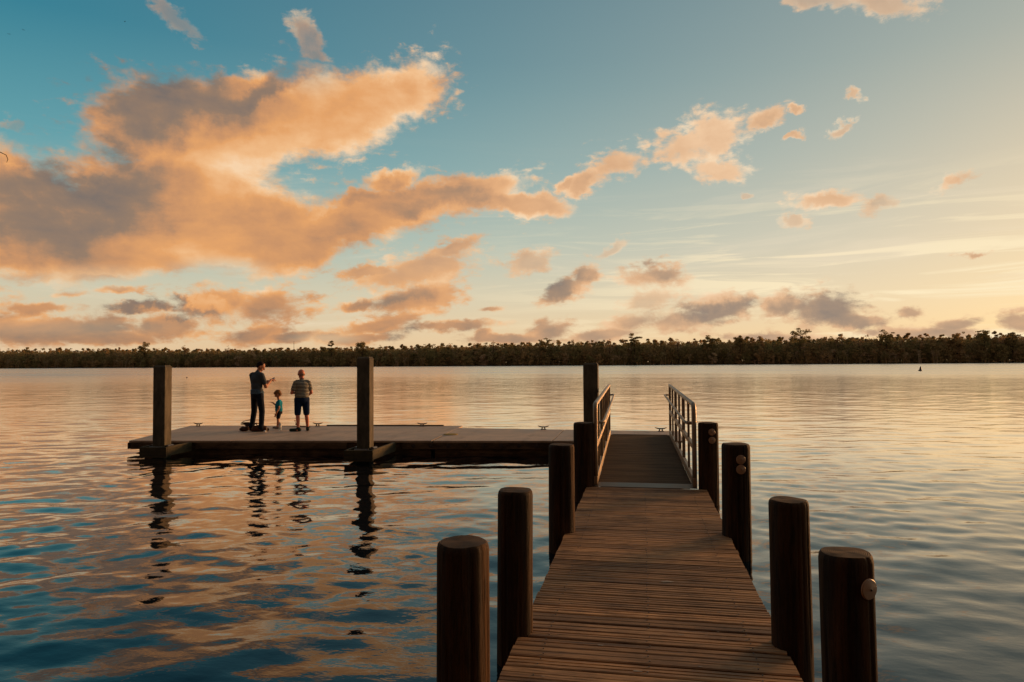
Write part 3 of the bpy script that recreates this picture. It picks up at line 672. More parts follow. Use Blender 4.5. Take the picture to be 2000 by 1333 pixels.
piling(.907, 7.25, .141, 1.14, 'third round piling on the right with two round reflectors one above the other', ((R(12), .997, .047), (R(12), .900, .047)), seed=17)
piling(.870, 9.85, .134, 1.128, 'farthest right round piling, beside the right gangway railing, with two small round reflectors', ((R(16), 1.008, .047), (R(16), .897, .047)), seed=18)

# ------------------------------------------------------------------ floating dock
T = .29
dock = empty('floating_dock', (-5, 15.5, 0), R(0), 'long low concrete topped floating dock with dark timber sides', 'dock')
def dpoly(pts): return [(x+5, y-15.5) for x, y in pts]
def near_y(x): return 13.45+.1337*(x+11.33)
A = [(-11.33, near_y(-11.33)), (-4.56, near_y(-4.56)), (-4.80, 17.86), (-8.4, 17.48), (-12.38, 17.03)]
B = [(-4.53, near_y(-4.53)), (.82, near_y(.82)), (.86, 17.12), (-4.77, 17.30)]
A1 = [A[0], (-9.02, near_y(-9.02)), (-8.72, 17.44), A[4]]; A2 = [(-9.005, near_y(-9.005)), A[1], A[2], A[3], (-8.705, 17.446)]
for P_ in (A1, A2):
    mb = MB(); mb.prism(dpoly(P_), T-.045, T); mb.build('deck_slab', M['dock_top'], dock, bevel=.008)
B1 = [B[0], (-1.96, near_y(-1.96)), (-1.98, 17.19), B[3]]; B2 = [(-1.945, near_y(-1.945)), B[1], B[2], (-1.965, 17.19)]
for P_ in (B1, B2):
    mb = MB(); mb.prism(dpoly(P_), T-.048, T-.003); mb.build('deck_slab', M['dock_top'], dock, bevel=.008)
def shrink(P_, d_):
    c_ = Vector((sum(p_[0] for p_ in P_)/len(P_), sum(p_[1] for p_ in P_)/len(P_)))
    return [tuple(Vector(p_)+(c_-Vector(p_)).normalized()*d_) for p_ in P_]
mb = MB(); mb.prism(dpoly([(-11.0, near_y(-11.0)+.04), (-4.59, near_y(-4.59)+.04), (-4.85, 17.70), (-12.0, 16.95)]), -.25, T-.047); mb.build('float_body', M['fascia'], dock)
mb = MB(); mb.prism(dpoly([(-4.50, near_y(-4.5)+.04), (.78, near_y(.78)+.04), (.80, 17.06), (-4.73, 17.22)]), -.25, T-.050); mb.build('float_body', M['fascia'], dock)
# timber waler along the near side, drip edge, end board
mb = MB()
for a_, b_ in ((-11.3, -10.55), (-9.82, -6.42), (-5.20, -.95), (-.90, -.72)):
    mb.bar((a_+5, near_y(a_)+.015-15.5, T-.12), (b_+5, near_y(b_)+.015-15.5, T-.12), .04, .14, .4)
mb.bar((-11.36+5, 13.47-15.5, T-.12), (-12.36+5, 16.98-15.5, T-.12), .04, .14, .4)
mb.build('waler', M['fascia'], dock, bevel=.006)
for i in range(11):
    x_ = -4.95+i*.38; mb = MB(); mb.lathe([(.045, 0), (.045, .012), (.02, .016), (.018, .03)], 14, Matrix.Translation((x_+5, near_y(x_)-.008-15.5, T-.11))@Matrix.Rotation(R(90), 4, 'X'))
    mb.build('bolt_plate', M['cleat'], dock)
# raised bull rail on the far edge of the left section
mb = MB(); mb.bar((-8.5+5, 17.42-15.5, T+.012), (-5.3+5, 17.76-15.5, T+.012), .09, .03, .5); mb.build('edge_strip', M['fascia'], dock)
# yellow cover disc beside the joint
mb = MB(); mb.lathe([(.17, 0), (.17, .012), (.12, .018)], 28); o = mb.build('round_hatch_cover', M['rope'], dock); o.location = (.5, .16, T-.002)

# cleats
def make_cleat():
    r_ = empty('mooring_cleat', (0, 0, 0))
    mb = MB(); mb.box(-.07, .07, -.03, .03, 0, .012); mb.build('base_plate', M['cleat'], r_, bevel=.003)
    mb = MB()
    for sx in (-.035, .035): mb.tube([(sx, 0, .008), (sx*.9, 0, .055)], [.018, .013], 10)
    mb.tube([(-.14, 0, .092), (-.09, 0, .074), (-.04, 0, .064), (.04, 0, .064), (.09, 0, .074), (.14, 0, .092)], [.007, .013, .016, .016, .013, .007], 10)
    mb.build('horn', M['cleat'], r_, smooth=True); return r_
def copy_tree(o, parent=None):
    c = o.copy(); COL.objects.link(c); c.parent = parent
    for ch in [q for q in bpy.data.objects if q.parent == o]: copy_tree(ch, c)
    return c
proto = make_cleat()
for i, (x_, y_, z_, lb) in enumerate(((-12.05, 16.88, T, 'mooring cleat on the far edge of the dock nearest its left end'), (-10.55, 17.1, T, 'mooring cleat partly hidden behind the standing man in jeans'),
    (-8.72, 17.30, T, 'mooring cleat just right of the man in the striped shirt'), (-5.85, 17.60, T, 'mooring cleat right of the middle square post, before the dock joint'),
    (-2.50, 17.16, T-.003, 'mooring cleat on the far edge left of the right square post'), (.40, 17.05, T-.003, 'mooring cleat on the far edge seen between the gangway railings'))):
    c_ = proto if i == 0 else copy_tree(proto)
    c_.location = (x_, y_, z_); c_.rotation_euler = (0, 0, R(4)); tag(c_, lb, 'cleat', 'mooring cleats along the far dock edge')

# square concrete posts
def square_post(x, y, s_, top, rz, label):
    r_ = empty('square_post', (x, y, 0), rz, label, 'post', 'square concrete posts holding the floating dock')
    mb = MB(); mb.box(-s_/2, s_/2, -s_/2, s_/2, -2.0, top-.03); mb.build('shaft', M['concrete'], r_, bevel=.014)
    mb = MB(); c_ = s_/2; mb.add([(-c_+.004, -c_+.004, top-.031), (c_-.004, -c_+.004, top-.031), (c_-.004, c_-.004, top-.031), (-c_+.004, c_-.004, top-.031), (-c_+.03, -c_+.03, top), (c_-.03, -c_+.03, top), (c_-.03, c_-.03, top), (-c_+.03, c_-.03, top)], [(0, 3, 2, 1), (4, 5, 6, 7), (0, 1, 5, 4), (1, 2, 6, 5), (2, 3, 7, 6), (3, 0, 4, 7)])
    mb.build('chamfered_top', M['concrete'], r_)
square_post(-10.205, 13.08, .268, 1.97, R(7), 'leftmost square concrete post, standing alone near the left end of the dock')
square_post(-5.655, 13.32, .272, 2.12, R(4), 'middle square post, tallest, its right face lit, inside a wooden frame')
square_post(-1.06, 14.10, .298, 1.965, R(0), 'right square post rising behind the farthest left round piling')

# timber guide frames around the posts, bolted to the dock
def guide(x0, x1, y0, yb0, yb1, label, rz=R(7)):
    r_ = empty('pile_guide_frame', ((x0+x1)/2, y0, 0), 0, label, 'guide frame', 'timber guide frames at the foot of the square posts')
    cx_, cy_ = (x0+x1)/2, y0
    dyf = (x1-x0)*.13
    def loc(px_, py_, pz_): return (px_-cx_, py_-cy_, pz_)
    mb = MB(); mb.bar(loc(x0, y0, .14), loc(x1, y0+dyf, .14), .055, .22, .4); mb.build('front_board', M['frame_wood'], r_, bevel=.006)
    mb = MB(); mb.bar(loc(x0+.03, y0+.03, .16), loc(x0-.02, yb0, .16), .05, .20, .5); mb.build('side_board', M['frame_wood'], r_, bevel=.006)
    mb = MB(); mb.bar(loc(x1-.03, y0+dyf+.03, .16), loc(x1-.06, yb1, .16), .05, .20, .6); mb.build('side_board', M['frame_wood'], r_, bevel=.006)
    return r_, loc
for (x0, x1, y0, px_, py_, s_, lb) in ((-10.43, -9.85, 12.70, -10.205, 13.08, .268, 'timber guide frame around the leftmost square post, near the dock end'),
        (-5.88, -5.30, 12.80, -5.655, 13.32, .272, 'timber guide frame around the middle square post with rollers inside')):
    r_, loc = guide(x0, x1, y0, near_y(x0)-.008, near_y(x1)-.008, lb)
    for sx in (-1, 1):
        mb = MB(); mb.tube([loc(px_+sx*(s_/2+.055), py_-.09, .225), loc(px_+sx*(s_/2+.055), py_+.09, .225)], .045, 16); mb.build('roller', M['steel'], r_, smooth=False)
    mb = MB(); mb.tube([loc(px_-s_/2-.01, py_-s_/2-.06, .21), loc(px_+s_/2+.01, py_-s_/2-.04, .21)], .035, 14); mb.build('roller', M['steel'], r_)
    mb = MB(); mb.bar(loc(x0+.04, py_-.05, .245), loc(px_-s_/2-.10, py_-.02, .235), .03, .012); mb.build('bracket', M['steel'], r_)

# ------------------------------------------------------------------ gangway
gw = empty('gangway', (0, 9.78, 0), R(.95), 'metal gangway ramp with tubular railings and dark grooved floor leading to the floating dock', 'gangway')
GL = 6.12; gz0, gz1 = DZ+.035, T+.035
def gp(x, y, z): return (x, y, gz0+(gz1-gz0)*y/GL+z)
mb = MB()
k = 0
for i in range(150):
    y0_ = .12+i*(GL-.2)/150; y1_ = y0_+(GL-.2)/150-.008
    za = gp(0, y0_, 0)[2]; mb.box(-.652, .652, y0_, y1_, za-.022, za, rg.uniform(.4, .6))
mb.box(-.62, .62, .1, GL-.1, gz0-.06, gz0-.012, .3)
mb.build('floor', M['gang_floor'], gw)
mb = MB(); mb.add([(-.70, -.05, DZ+.010), (.71, -.05, DZ+.010), (.71, .11, gz0+.008), (-.70, .11, gz0+.008), (-.70, -.05, DZ+.006), (.71, -.05, DZ+.006), (.71, .11, gz0+.002), (-.70, .11, gz0+.002)], [(0, 1, 2, 3), (7, 6, 5, 4), (0, 4, 5, 1), (1, 5, 6, 2), (2, 6, 7, 3), (3, 7, 4, 0)])
mb.build('threshold_plate', M['alu'], gw)
mb = MB(); z_ = gz1; mb.add([(-.62, GL-.08, z_+.008), (.62, GL-.08, z_+.008), (.62, GL+.22, T+.006), (-.62, GL+.22, T+.006), (-.62, GL-.08, z_+.002), (.62, GL-.08, z_+.002), (.62, GL+.22, T+.001), (-.62, GL+.22, T+.001)], [(0, 1, 2, 3), (7, 6, 5, 4), (0, 4, 5, 1), (1, 5, 6, 2), (2, 6, 7, 3), (3, 7, 4, 0)])
mb.build('far_ramp_plate', M['alu'], gw)
for sx in (-1, 1):
    X = .68
    rail = bpy.data.objects.new('railing', None); COL.objects.link(rail); rail.parent = gw
    mb = MB()
    arc = [gp(sx*X, .02+.10*(1-math.cos(a_)), 1.02+.10*math.sin(a_)) for a_ in [R(q) for q in (0, 18, 36, 54, 72, 90)]]
    mb.tube([gp(sx*X, .02, -.02), gp(sx*X, .02, .5)]+arc+[gp(sx*X, GL*.5, 1.12), gp(sx*X, GL-.05, 1.12)], .033, 12); mb.build('top_rail', M['alu'], rail, smooth=True)
    mb = MB(); mb.tube([gp(sx*X, .10, .86), gp(sx*(X-.06), .08, .86), gp(sx*(X-.105), .12, .865), gp(sx*(X-.115), .22, .87), gp(sx*(X-.115), GL-.1, .90), gp(sx*(X-.10), GL-.02, .90), gp(sx*(X-.02), GL, .90)], .021, 12); mb.build('handrail', M['alu'], rail, smooth=True)
    mb = MB(); mb.bar(gp(sx*X, .04, .53), gp(sx*X, GL-.06, .53), .045, .07); mb.build('middle_rail', M['alu'], rail, bevel=.004)
    mb = MB(); mb.bar(gp(sx*X, -.02, .05), gp(sx*X, GL, .05), .05, .12); mb.build('bottom_rail', M['alu'], rail, bevel=.006)
    NBAL = 6
    for i in range(1, NBAL+1):
        yy = GL*i/NBAL-.05
        mb = MB(); mb.bar(gp(sx*X, yy, .10), gp(sx*X, yy, 1.10), .034, .05 if i % 2 == 0 else .034, up=(1, 0, 0)); mb.build('baluster', M['alu'], rail)

# ------------------------------------------------------------------ people
def capsule(bm, a, ra, b, rb, n=16, sc=None):
    a, b = Vector(a), Vector(b); d = b-a; L = d.length
    if L < 1e-6: d = Vector((0, 0, 1)); L = 1e-6
    d.normalize(); q = d.to_track_quat('Z', 'Y').to_matrix(); rings = []
    prof = [(math.sin(t_)*ra, -math.cos(t_)*ra) for t_ in [R(x) for x in (8, 30, 55, 80)]]+[(math.sin(t_)*rb, L-math.cos(t_)*rb) for t_ in [R(x) for x in (100, 125, 150, 172)]]
    for r_, z in prof: rings.append([bm.verts.new(a+q@Vector((r_*math.cos(2*math.pi*k/n), r_*math.sin(2*math.pi*k/n), z))) for k in range(n)])
    for i in range(len(rings)-1):
        for k in range(n): bm.faces.new((rings[i][k], rings[i][(k+1) % n], rings[i+1][(k+1) % n], rings[i+1][k]))
    bm.faces.new(list(reversed(rings[0]))); bm.faces.new(rings[-1])
def ellip(bm, c, r_, rot=(0, 0, 0)):
    m_ = Matrix.Translation(c)@Euler(rot).to_matrix().to_4x4()@Matrix.Diagonal((*r_, 1))
    bmesh.ops.create_uvsphere(bm, u_segments=24, v_segments=16, radius=1, matrix=m_)
def fused(name, pieces, material, parent, voxel=.012, smooth=3, trim=None):
    """join overlapping pieces into one continuous skin"""
    bm = bmesh.new()
    for p_ in pieces:
        if p_[0] == 'c': capsule(bm, *p_[1:])
        elif p_[0] == 'e': ellip(bm, *p_[1:])
    me = bpy.data.meshes.new(name+'_src'); bm.to_mesh(me); bm.free()
    o = bpy.data.objects.new(name, me); COL.objects.link(o)
    r_ = o.modifiers.new('r', 'REMESH'); r_.mode = 'VOXEL'; r_.voxel_size = voxel; r_.use_smooth_shade = True
    if smooth: s_ = o.modifiers.new('s', 'SMOOTH'); s_.iterations = smooth; s_.factor = .5
    dg = bpy.context.evaluated_depsgraph_get(); dg.update()
    me2 = bpy.data.meshes.new_from_object(o.evaluated_get(dg)); me2.name = name
    o.modifiers.clear(); o.data = me2; me2.materials.clear(); me2.materials.append(material); me2.shade_smooth(); o.parent = parent
    return o
def hand(wr, d, up, side, curl=.5, s_=1.0):
    """palm, four unequal bent fingers and a thumb; d = pointing direction, up = back of the hand"""
    wr = Vector(wr); d = Vector(d).normalized(); up = Vector(up); up = (up-d*up.dot(d)).normalized(); lat = d.cross(up)*side
    P_ = [('c', wr, .021*s_, wr+d*.03*s_, .022*s_)]
    pc = wr+d*.05*s_
    for k in (-1.1, -.4, .35, 1.05): P_.append(('c', wr+d*.02*s_+lat*.011*k*s_, .014*s_, wr+d*.085*s_+lat*.020*k*s_, .0115*s_))
    for k, L in ((-1.1, .062), (-.4, .074), (.35, .078), (1.05, .070)):
        b_ = wr+d*.088*s_+lat*.0205*k*s_
        d1 = (d-up*curl*.5).normalized(); d2 = (d-up*curl*1.6).normalized()
        m_ = b_+d1*L*.5*s_; e_ = m_+d2*L*.5*s_
        P_ += [('c', b_, .0092*s_, m_, .0085*s_), ('c', m_, .0085*s_, e_, .007*s_)]
    t0 = wr+d*.03*s_+lat*.024*s_; t1 = t0+(d*.5+lat*.8-up*.2).normalized()*.036*s_; t2 = t1+(d*.85+lat*.2-up*.45).normalized()*.030*s_
    P_ += [('c', t0, .012*s_, t1, .0105*s_), ('c', t1, .0105*s_, t2, .0085*s_)]
    return P_
def head(c, fwd, tilt, s_=1.0):
    """skull, jaw, nose, brow, lips, ears; fwd = horizontal facing direction, tilt = nod down"""
    fwd = Vector(fwd).normalized(); right = fwd.cross(Vector((0, 0, 1))).normalized()
    q = Matrix.Rotation(-tilt, 3, right); f_ = q@fwd; u_ = q@Vector((0, 0, 1)); c = Vector(c)
    rz = math.atan2(fwd.y, fwd.x)-math.pi/2
    rot = (q@Matrix.Rotation(rz, 3, 'Z')).to_euler()
    def at(fx, rx, ux): return c+(f_*fx+right*rx+u_*ux)*s_
    P_ = [('e', at(-.006, 0, .022), (.077*s_, .094*s_, .092*s_), rot), ('e', at(.022, 0, -.045), (.058*s_, .066*s_, .068*s_), rot),
          ('c', at(.058, 0, -.088), .022*s_, at(.045, 0, -.07), .035*s_), ('c', at(.092, 0, .005), .010*s_, at(.107, 0, -.030), .014*s_),
          ('c', at(.080, -.03, .022), .012*s_, at(.080, .03, .022), .012*s_), ('c', at(.083, -.018, -.060), .008*s_, at(.083, .018, -.060), .008*s_),
          ('e', at(-.005, .079, -.008), (.010*s_, .018*s_, .031*s_), rot), ('e', at(-.005, -.079, -.008), (.010*s_, .018*s_, .031*s_), rot)]
    return P_, at, rot
def eyes(at, parent, s_=1.0):
    for sx in (-.031, .031):
        fused('eye', [('e', at(.079, sx, .004), (.012*s_, .010*s_, .008*s_), (0, 0, 0))], M['eye'], parent, voxel=.003*s_, smooth=0)
M['eye'] = plain('eye_dark', rgb(40, 30, 26), .3, 0, .5)
def skin(name, c):
    def f(b, p):
        a = b.noise(stretched(b, 14, 14, 14), 1, 4, .6)
        setp(b, p, b.mix(b.ss(a, .35, .65), tuple(q*.85 for q in c[:3])+(1,), c), .55, 0, .35)
        p.inputs['Subsurface Weight'].default_value = .15; p.inputs['Subsurface Radius'].default_value = (.02, .008, .004); p.inputs['Subsurface Scale'].default_value = 1
    return mat(name, f)
M['skin_a'] = skin('tanned_skin', rgb(190, 126, 92)); M['skin_b'] = skin('reddish_skin', rgb(206, 122, 94)); M['skin_c'] = skin('child_skin', rgb(206, 142, 106))
def cloth(name, c, bumpsc=9):
    def f(b, p):
        a = b.noise(stretched(b, bumpsc, bumpsc, bumpsc*.6), 1, 3, .5, .8); g = b.noise(stretched(b, 60, 60, 60), 1, 2, .5)
        setp(b, p, b.mix(b.ss(g, .3, .7), tuple(q*.8 for q in c[:3])+(1,), tuple(min(1, q*1.2) for q in c[:3])+(1,)), .9, 0, .15, a, .8, .03)
    return mat(name, f)
M['tee_grey'] = cloth('grey_shirt', rgb(66, 72, 78)); M['tail_blue'] = cloth('blue_shirt_tail', rgb(72, 92, 108)); M['jeans'] = cloth('dark_jeans', rgb(26, 31, 42))
M['navy'] = cloth('navy_shorts', rgb(18, 36, 64)); M['teal'] = cloth('teal_shirt', rgb(14, 128, 150)); M['black'] = cloth('black_shorts', rgb(26, 28, 36))
M['boot'] = cloth('brown_boots', rgb(62, 42, 30)); M['shoe_green'] = cloth('dark_green_shoe', rgb(44, 56, 52)); M['shoe_pale'] = cloth('pale_shoe', rgb(140, 128, 120))
M['hair_dark'] = cloth('dark_hair', rgb(34, 22, 18), 40); M['hair_sand'] = cloth('sandy_hair', rgb(132, 92, 56), 40); M['hair_grey'] = cloth('grey_stubble', rgb(150, 112, 92), 60)
def f(b, p):
    v = stretched(b, 1, 1, 1); x, y, z = b.sep(v); nz = b.noise(v, 6, 3, .5)
    s_ = b.m('SINE', b.m('MULTIPLY', b.m('ADD', z, b.m('MULTIPLY', nz, .012)), 2*math.pi/.036))
    a = b.noise(b.v('SCALE', v, scale=9.0), 1, 3, .5, .8)
    setp(b, p, b.mix(b.ss(s_, .15, .45), rgb(38, 46, 56), rgb(186, 174, 150)), .9, 0, .15, a, .7, .03)
M['stripes'] = mat('striped_shirt', f)

# man in jeans: faces +Y locally, turned so that he looks towards +X
man = empty('person', (-9.62, 15.80, T), R(-22), 'tall man in grey shirt and dark jeans, head bowed over something in his raised hands', 'person')
hp, at_, rot_ = head((.02, .09, 1.63), (.62, .78, 0), R(28), 1.06)
el_l, el_r = (-.225, .07, 1.115), (.225, .09, 1.125); wr_l, wr_r = (.02, .31, 1.255), (.15, .30, 1.285)
body = [('e', (0, 0, .97), (.165, .115, .12)), ('e', (0, -.01, 1.12), (.15, .10, .16)), ('e', (0, .0, 1.30), (.178, .112, .17)), ('c', (-.15, -.01, 1.43), .06, (.15, -.01, 1.43), .06),
        ('c', (0, .0, 1.42), .062, (0, .06, 1.55), .056)] + hp
for sx, e_, w_ in ((-1, el_l, wr_l), (1, el_r, wr_r)):
    body += [('c', (sx*.19, -.01, 1.41), .058, e_, .047), ('c', e_, .047, w_, .032)]
body += hand(wr_l, (.55, .75, .12), (-.5, -.1, .85), -1, .55)+hand(wr_r, (.15, .95, .05), (.5, -.1, .85), 1, .6)
legs = {-1: ((-.10, 0, .92), (-.165, .04, .50), (-.20, .0, .09)), 1: ((.10, 0, .92), (.155, .03, .50), (.20, -.02, .09))}
for sx, (h_, k_, a_) in legs.items():
    body += [('c', h_, .085, k_, .058), ('c', k_, .058, a_, .040), ('c', (a_[0], a_[1]-.02, .045), .038, (a_[0]*1.12, a_[1]+.14, .035), .030)]
fused('body', body, M['skin_a'], man, .008, 2)
tee = [('e', (0, -.005, 1.02), (.178, .132, .12)), ('e', (0, -.012, 1.14), (.168, .122, .17)), ('e', (0, -.004, 1.30), (.195, .130, .165)), ('c', (-.155, -.01, 1.425), .071, (.155, -.01, 1.425), .071), ('c', (0, .0, 1.44), .078, (0, .02, 1.482), .068)]
for sx, e_ in ((-1, el_l), (1, el_r)): tee += [('c', (sx*.19, -.01, 1.41), .072, tuple(Vector((sx*.19, -.01, 1.41)).lerp(Vector(e_), .66)), .064)]
fused('shirt', tee, M['tee_grey'], man, .011, 2)
fused('shirt_tail', [('e', (0, -.006, .965), (.184, .140, .115)), ('c', (.10, .03, .97), .085, (.11, .03, .86), .078), ('e', (0, -.02, 1.03), (.175, .131, .06))], M['tail_blue'], man, .011, 2)
je = [('e', (0, -.01, .93), (.176, .134, .125))]
for sx, (h_, k_, a_) in legs.items(): je += [('c', h_, .098, k_, .074), ('c', k_, .074, (a_[0], a_[1], .12), .062), ('c', (a_[0], a_[1]-.01, .13), .074, (a_[0], a_[1], .075), .070)]
fused('jeans', je, M['jeans'], man, .012, 1)
for sx, (h_, k_, a_) in legs.items():
    fused('boot', [('c', (a_[0], a_[1]-.03, .05), .048, (a_[0]*1.12, a_[1]+.17, .042), .040), ('c', (a_[0], a_[1]-.02, .06), .05, (a_[0], a_[1]-.01, .12), .05)], M['boot'], man, .009, 1)
fused('hair', [('e', at_(-.022, 0, .040), (.086, .094, .088), rot_), ('e', at_(-.055, 0, -.005), (.074, .055, .062), rot_)], M['hair_dark'], man, .008, 1)
eyes(at_, man)

# man in striped shirt: back to the camera
old = empty('person', (-8.47, 15.95, T), R(36), 'bald man in striped shirt and navy knee shorts with his back turned', 'person')
Z = .885
hp, at_, rot_ = head((-.01, .055, 1.435), (-.1, 1, 0), R(14), 1.06)
el_l, el_r = (-.245, .0, .965), (.232, .02, .965); wr_l, wr_r = (-.11, .20, .965), (.20, .20, .90)
body = [('e', (0, 0, .85), (.155, .115, .11)), ('e', (0, 0, 1.0), (.150, .115, .15)), ('e', (0, -.01, 1.14), (.168, .112, .15)), ('c', (-.11, -.01, 1.24), .052, (.11, -.01, 1.24), .052), ('c', (0, 0, 1.24), .06, (-.005, .03, 1.36), .058)]+hp
for sx, e_, w_ in ((-1, el_l, wr_l), (1, el_r, wr_r)): body += [('c', (sx*.152, -.01, 1.215), .052, e_, .041), ('c', e_, .041, w_, .026)]
body += hand(wr_l, (.7, .7, .05), (-.4, 0, .9), -1, .6, .95)+hand(wr_r, (-.5, .8, .05), (.4, 0, .9), 1, .6, .95)
legs = {-1: ((-.09, 0, .80), (-.10, .02, .43), (-.095, -.05, .085)), 1: ((.09, 0, .80), (.115, .02, .43), (.145, .02, .085))}
dirs = {-1: (-.17, .10), 1: (.02, .17)}
for sx, (h_, k_, a_) in legs.items():
    body += [('c', h_, .080, k_, .052), ('c', k_, .052, (k_[0]*.6+a_[0]*.4, k_[1]*.6+a_[1]*.4-.015, .30), .050), ('c', (k_[0]*.6+a_[0]*.4, k_[1]*.6+a_[1]*.4-.015, .30), .050, a_, .034), ('c', (a_[0], a_[1]-.01, .045), .036, (a_[0]+dirs[sx][0]*.8, a_[1]+dirs[sx][1]*.8, .033), .028)]
fused('body', body, M['skin_b'], old, .008, 2)
tee = [('e', (0, -.002, .90), (.180, .140, .13)), ('e', (0, -.002, 1.02), (.172, .135, .16)), ('e', (0, -.012, 1.14), (.176, .130, .15)), ('c', (-.118, -.01, 1.235), .063, (.118, -.01, 1.235), .063), ('c', (0, 0, 1.25), .072, (0, .01, 1.288), .064)]
for sx, e_ in ((-1, el_l), (1, el_r)): tee += [('c', (sx*.152, -.01, 1.215), .068, tuple(Vector((sx*.152, -.01, 1.215)).lerp(Vector(e_), .62)), .062)]
fused('shirt', tee, M['stripes'], old, .010, 2)
sh = [('e', (0, -.004, .80), (.172, .134, .12))]
for sx, (h_, k_, a_) in legs.items(): sh += [('c', h_, .102, (k_[0], k_[1], .46), .080), ('c', (k_[0], k_[1], .50), .082, (k_[0], k_[1], .455), .080)]
fused('shorts', sh, M['navy'], old, .011, 1)
for sx, (h_, k_, a_) in legs.items():
    dx_, dy_ = dirs[sx]; fused('shoe', [('c', (a_[0]-dx_*.2, a_[1]-dy_*.2, .045), .043, (a_[0]+dx_, a_[1]+dy_, .036), .036), ('c', a_, .043, (a_[0], a_[1], .06), .045)], M['shoe_green'], old, .009, 1)
fused('hair', [('e', at_(-.035, 0, -.022), (.080, .070, .040), rot_)], M['hair_grey'], old, .008, 1)
eyes(at_, old, .97)

# child: faces -X
kid = empty('person', (-9.42, 16.52, T), R(112), 'small child in teal shirt and dark shorts standing between the two men', 'person')
s_ = .80
hp, at_, rot_ = head((0, .035, .905), (0, 1, 0), R(32), .86)
el_l, el_r = (-.125, -.015, .545), (.12, .09, .60); wr_l, wr_r = (-.13, .055, .405), (.05, .165, .675)
body = [('e', (0, 0, .47), (.088, .080, .075)), ('e', (0, .012, .56), (.086, .080, .10)), ('e', (0, 0, .66), (.095, .073, .085)), ('c', (-.075, -.005, .72), .036, (.075, -.005, .72), .036), ('c', (0, 0, .72), .036, (0, .02, .80), .036)]+hp
for sx, e_, w_ in ((-1, el_l, wr_l), (1, el_r, wr_r)): body += [('c', (sx*.098, -.005, .71), .032, e_, .025), ('c', e_, .025, w_, .018)]
body += hand(wr_l, (0, .35, -.9), (-.9, 0, 0), 1, .5, .68)+hand(wr_r, (0, .95, .25), (0, -.2, .9), 1, .5, .68)
legs = {-1: ((-.048, 0, .42), (-.055, .02, .235), (-.06, -.015, .05)), 1: ((.048, 0, .42), (.055, .03, .235), (.065, .05, .05))}
for sx, (h_, k_, a_) in legs.items():
    body += [('c', h_, .050, k_, .034), ('c', k_, .035, a_, .023), ('c', (a_[0], a_[1]-.01, .03), .022, (a_[0], a_[1]+.09, .022), .018)]
fused('body', body, M['skin_c'], kid, .007, 2)
tee = [('e', (0, .006, .50), (.105, .098, .10)), ('e', (0, .012, .58), (.102, .095, .11)), ('e', (0, .0, .66), (.110, .088, .085)), ('c', (-.078, -.005, .715), .046, (.078, -.005, .715), .046)]
for sx, e_ in ((-1, el_l), (1, el_r)): tee += [('c', (sx*.098, -.005, .71), .044, tuple(Vector((sx*.098, -.005, .71)).lerp(Vector(e_), .5)), .042)]
fused('shirt', tee, M['teal'], kid, .008, 1)
sh = [('e', (0, .002, .425), (.098, .088, .07))]
for sx, (h_, k_, a_) in legs.items(): sh += [('c', h_, .060, (k_[0], k_[1]-.004, .30), .052)]
fused('shorts', sh, M['black'], kid, .008, 1)
for sx, (h_, k_, a_) in legs.items(): fused('shoe', [('c', (a_[0], a_[1]-.02, .032), .029, (a_[0], a_[1]+.10, .026), .024)], M['shoe_pale'], kid, .006, 1)
fused('hair', [('e', at_(-.020, 0, .036), (.078, .086, .080), rot_), ('e', at_(-.048, 0, -.02), (.070, .052, .062), rot_), ('e', at_(.035, 0, .075), (.060, .055, .034), rot_)], M['hair_sand'], kid, .007, 1)
eyes(at_, kid, .86)

# ------------------------------------------------------------------ small things on the dock
def lumpy(name, pieces, material, label, cat, loc, rz=0, voxel=.01):
    o = fused(name, pieces, material, None, voxel, 2); o.location = loc; o.rotation_euler = (0, 0, rz); return tag(o, label, cat)
M['bait'] = cloth('grey_plastic_bag', rgb(150, 146, 144), 30)
lumpy('bait_bag', [('e', (0, 0, 0), (.045, .05, .035)), ('e', (.02, .01, .03), (.02, .03, .03)), ('e', (-.02, -.015, -.02), (.03, .03, .03))], M['bait'], 'small pale bag held up in the tall man\'s hands', 'bag', (-9.37, 16.14, T+1.30), 0, .006)
M['bag'] = cloth('brown_canvas_bag', rgb(78, 50, 34), 14)
bag = empty('tackle_bag', (-9.52, 15.74, T), R(10), 'slumped brown canvas bag lying around the tall man\'s boots', 'bag')
fused('bag_body', [('e', (0, 0, .075), (.20, .10, .085)), ('e', (.10, .02, .09), (.09, .08, .06)), ('e', (-.1, 0, .06), (.10, .10, .07)), ('c', (-.17, 0, .03), .035, (.17, 0, .03), .035)], M['bag'], bag, .01, 2)
mb = MB(); mb.tube([(-.14, -.03, .10), (-.09, -.05, .19), (.0, -.06, .21), (.09, -.05, .20), (.13, -.03, .13)], .010, 8); mb.build('strap', M['bag'], bag, smooth=True)
bx = empty('bait_box', (-9.40, 15.78, T), R(12), 'small pale box with dark latch beside the tall man\'s front boot', 'box')
M['boxm'] = plain('box_plastic', rgb(124, 108, 92), .6)
mb = MB(); mb.box(-.07, .07, -.05, .05, 0, .08); mb.build('box_body', M['boxm'], bx, bevel=.006)
mb = MB(); mb.box(-.074, .074, -.054, .054, .081, .10); mb.build('lid', M['boxm'], bx, bevel=.005)
mb = MB(); mb.box(-.012, .012, -.060, -.0545, .06, .095); mb.build('latch', M['cleat'], bx)
cap = empty('cloth_bundle', (-9.95, 15.75, T), 0, 'dark crumpled bundle on the dock left of the tall man\'s boots', 'bundle')
fused('bundle_body', [('e', (0, 0, .05), (.12, .09, .055)), ('e', (.07, .01, .07), (.07, .07, .06)), ('e', (-.04, .02, .08), (.05, .06, .04))], M['boot'], cap, .01, 2)
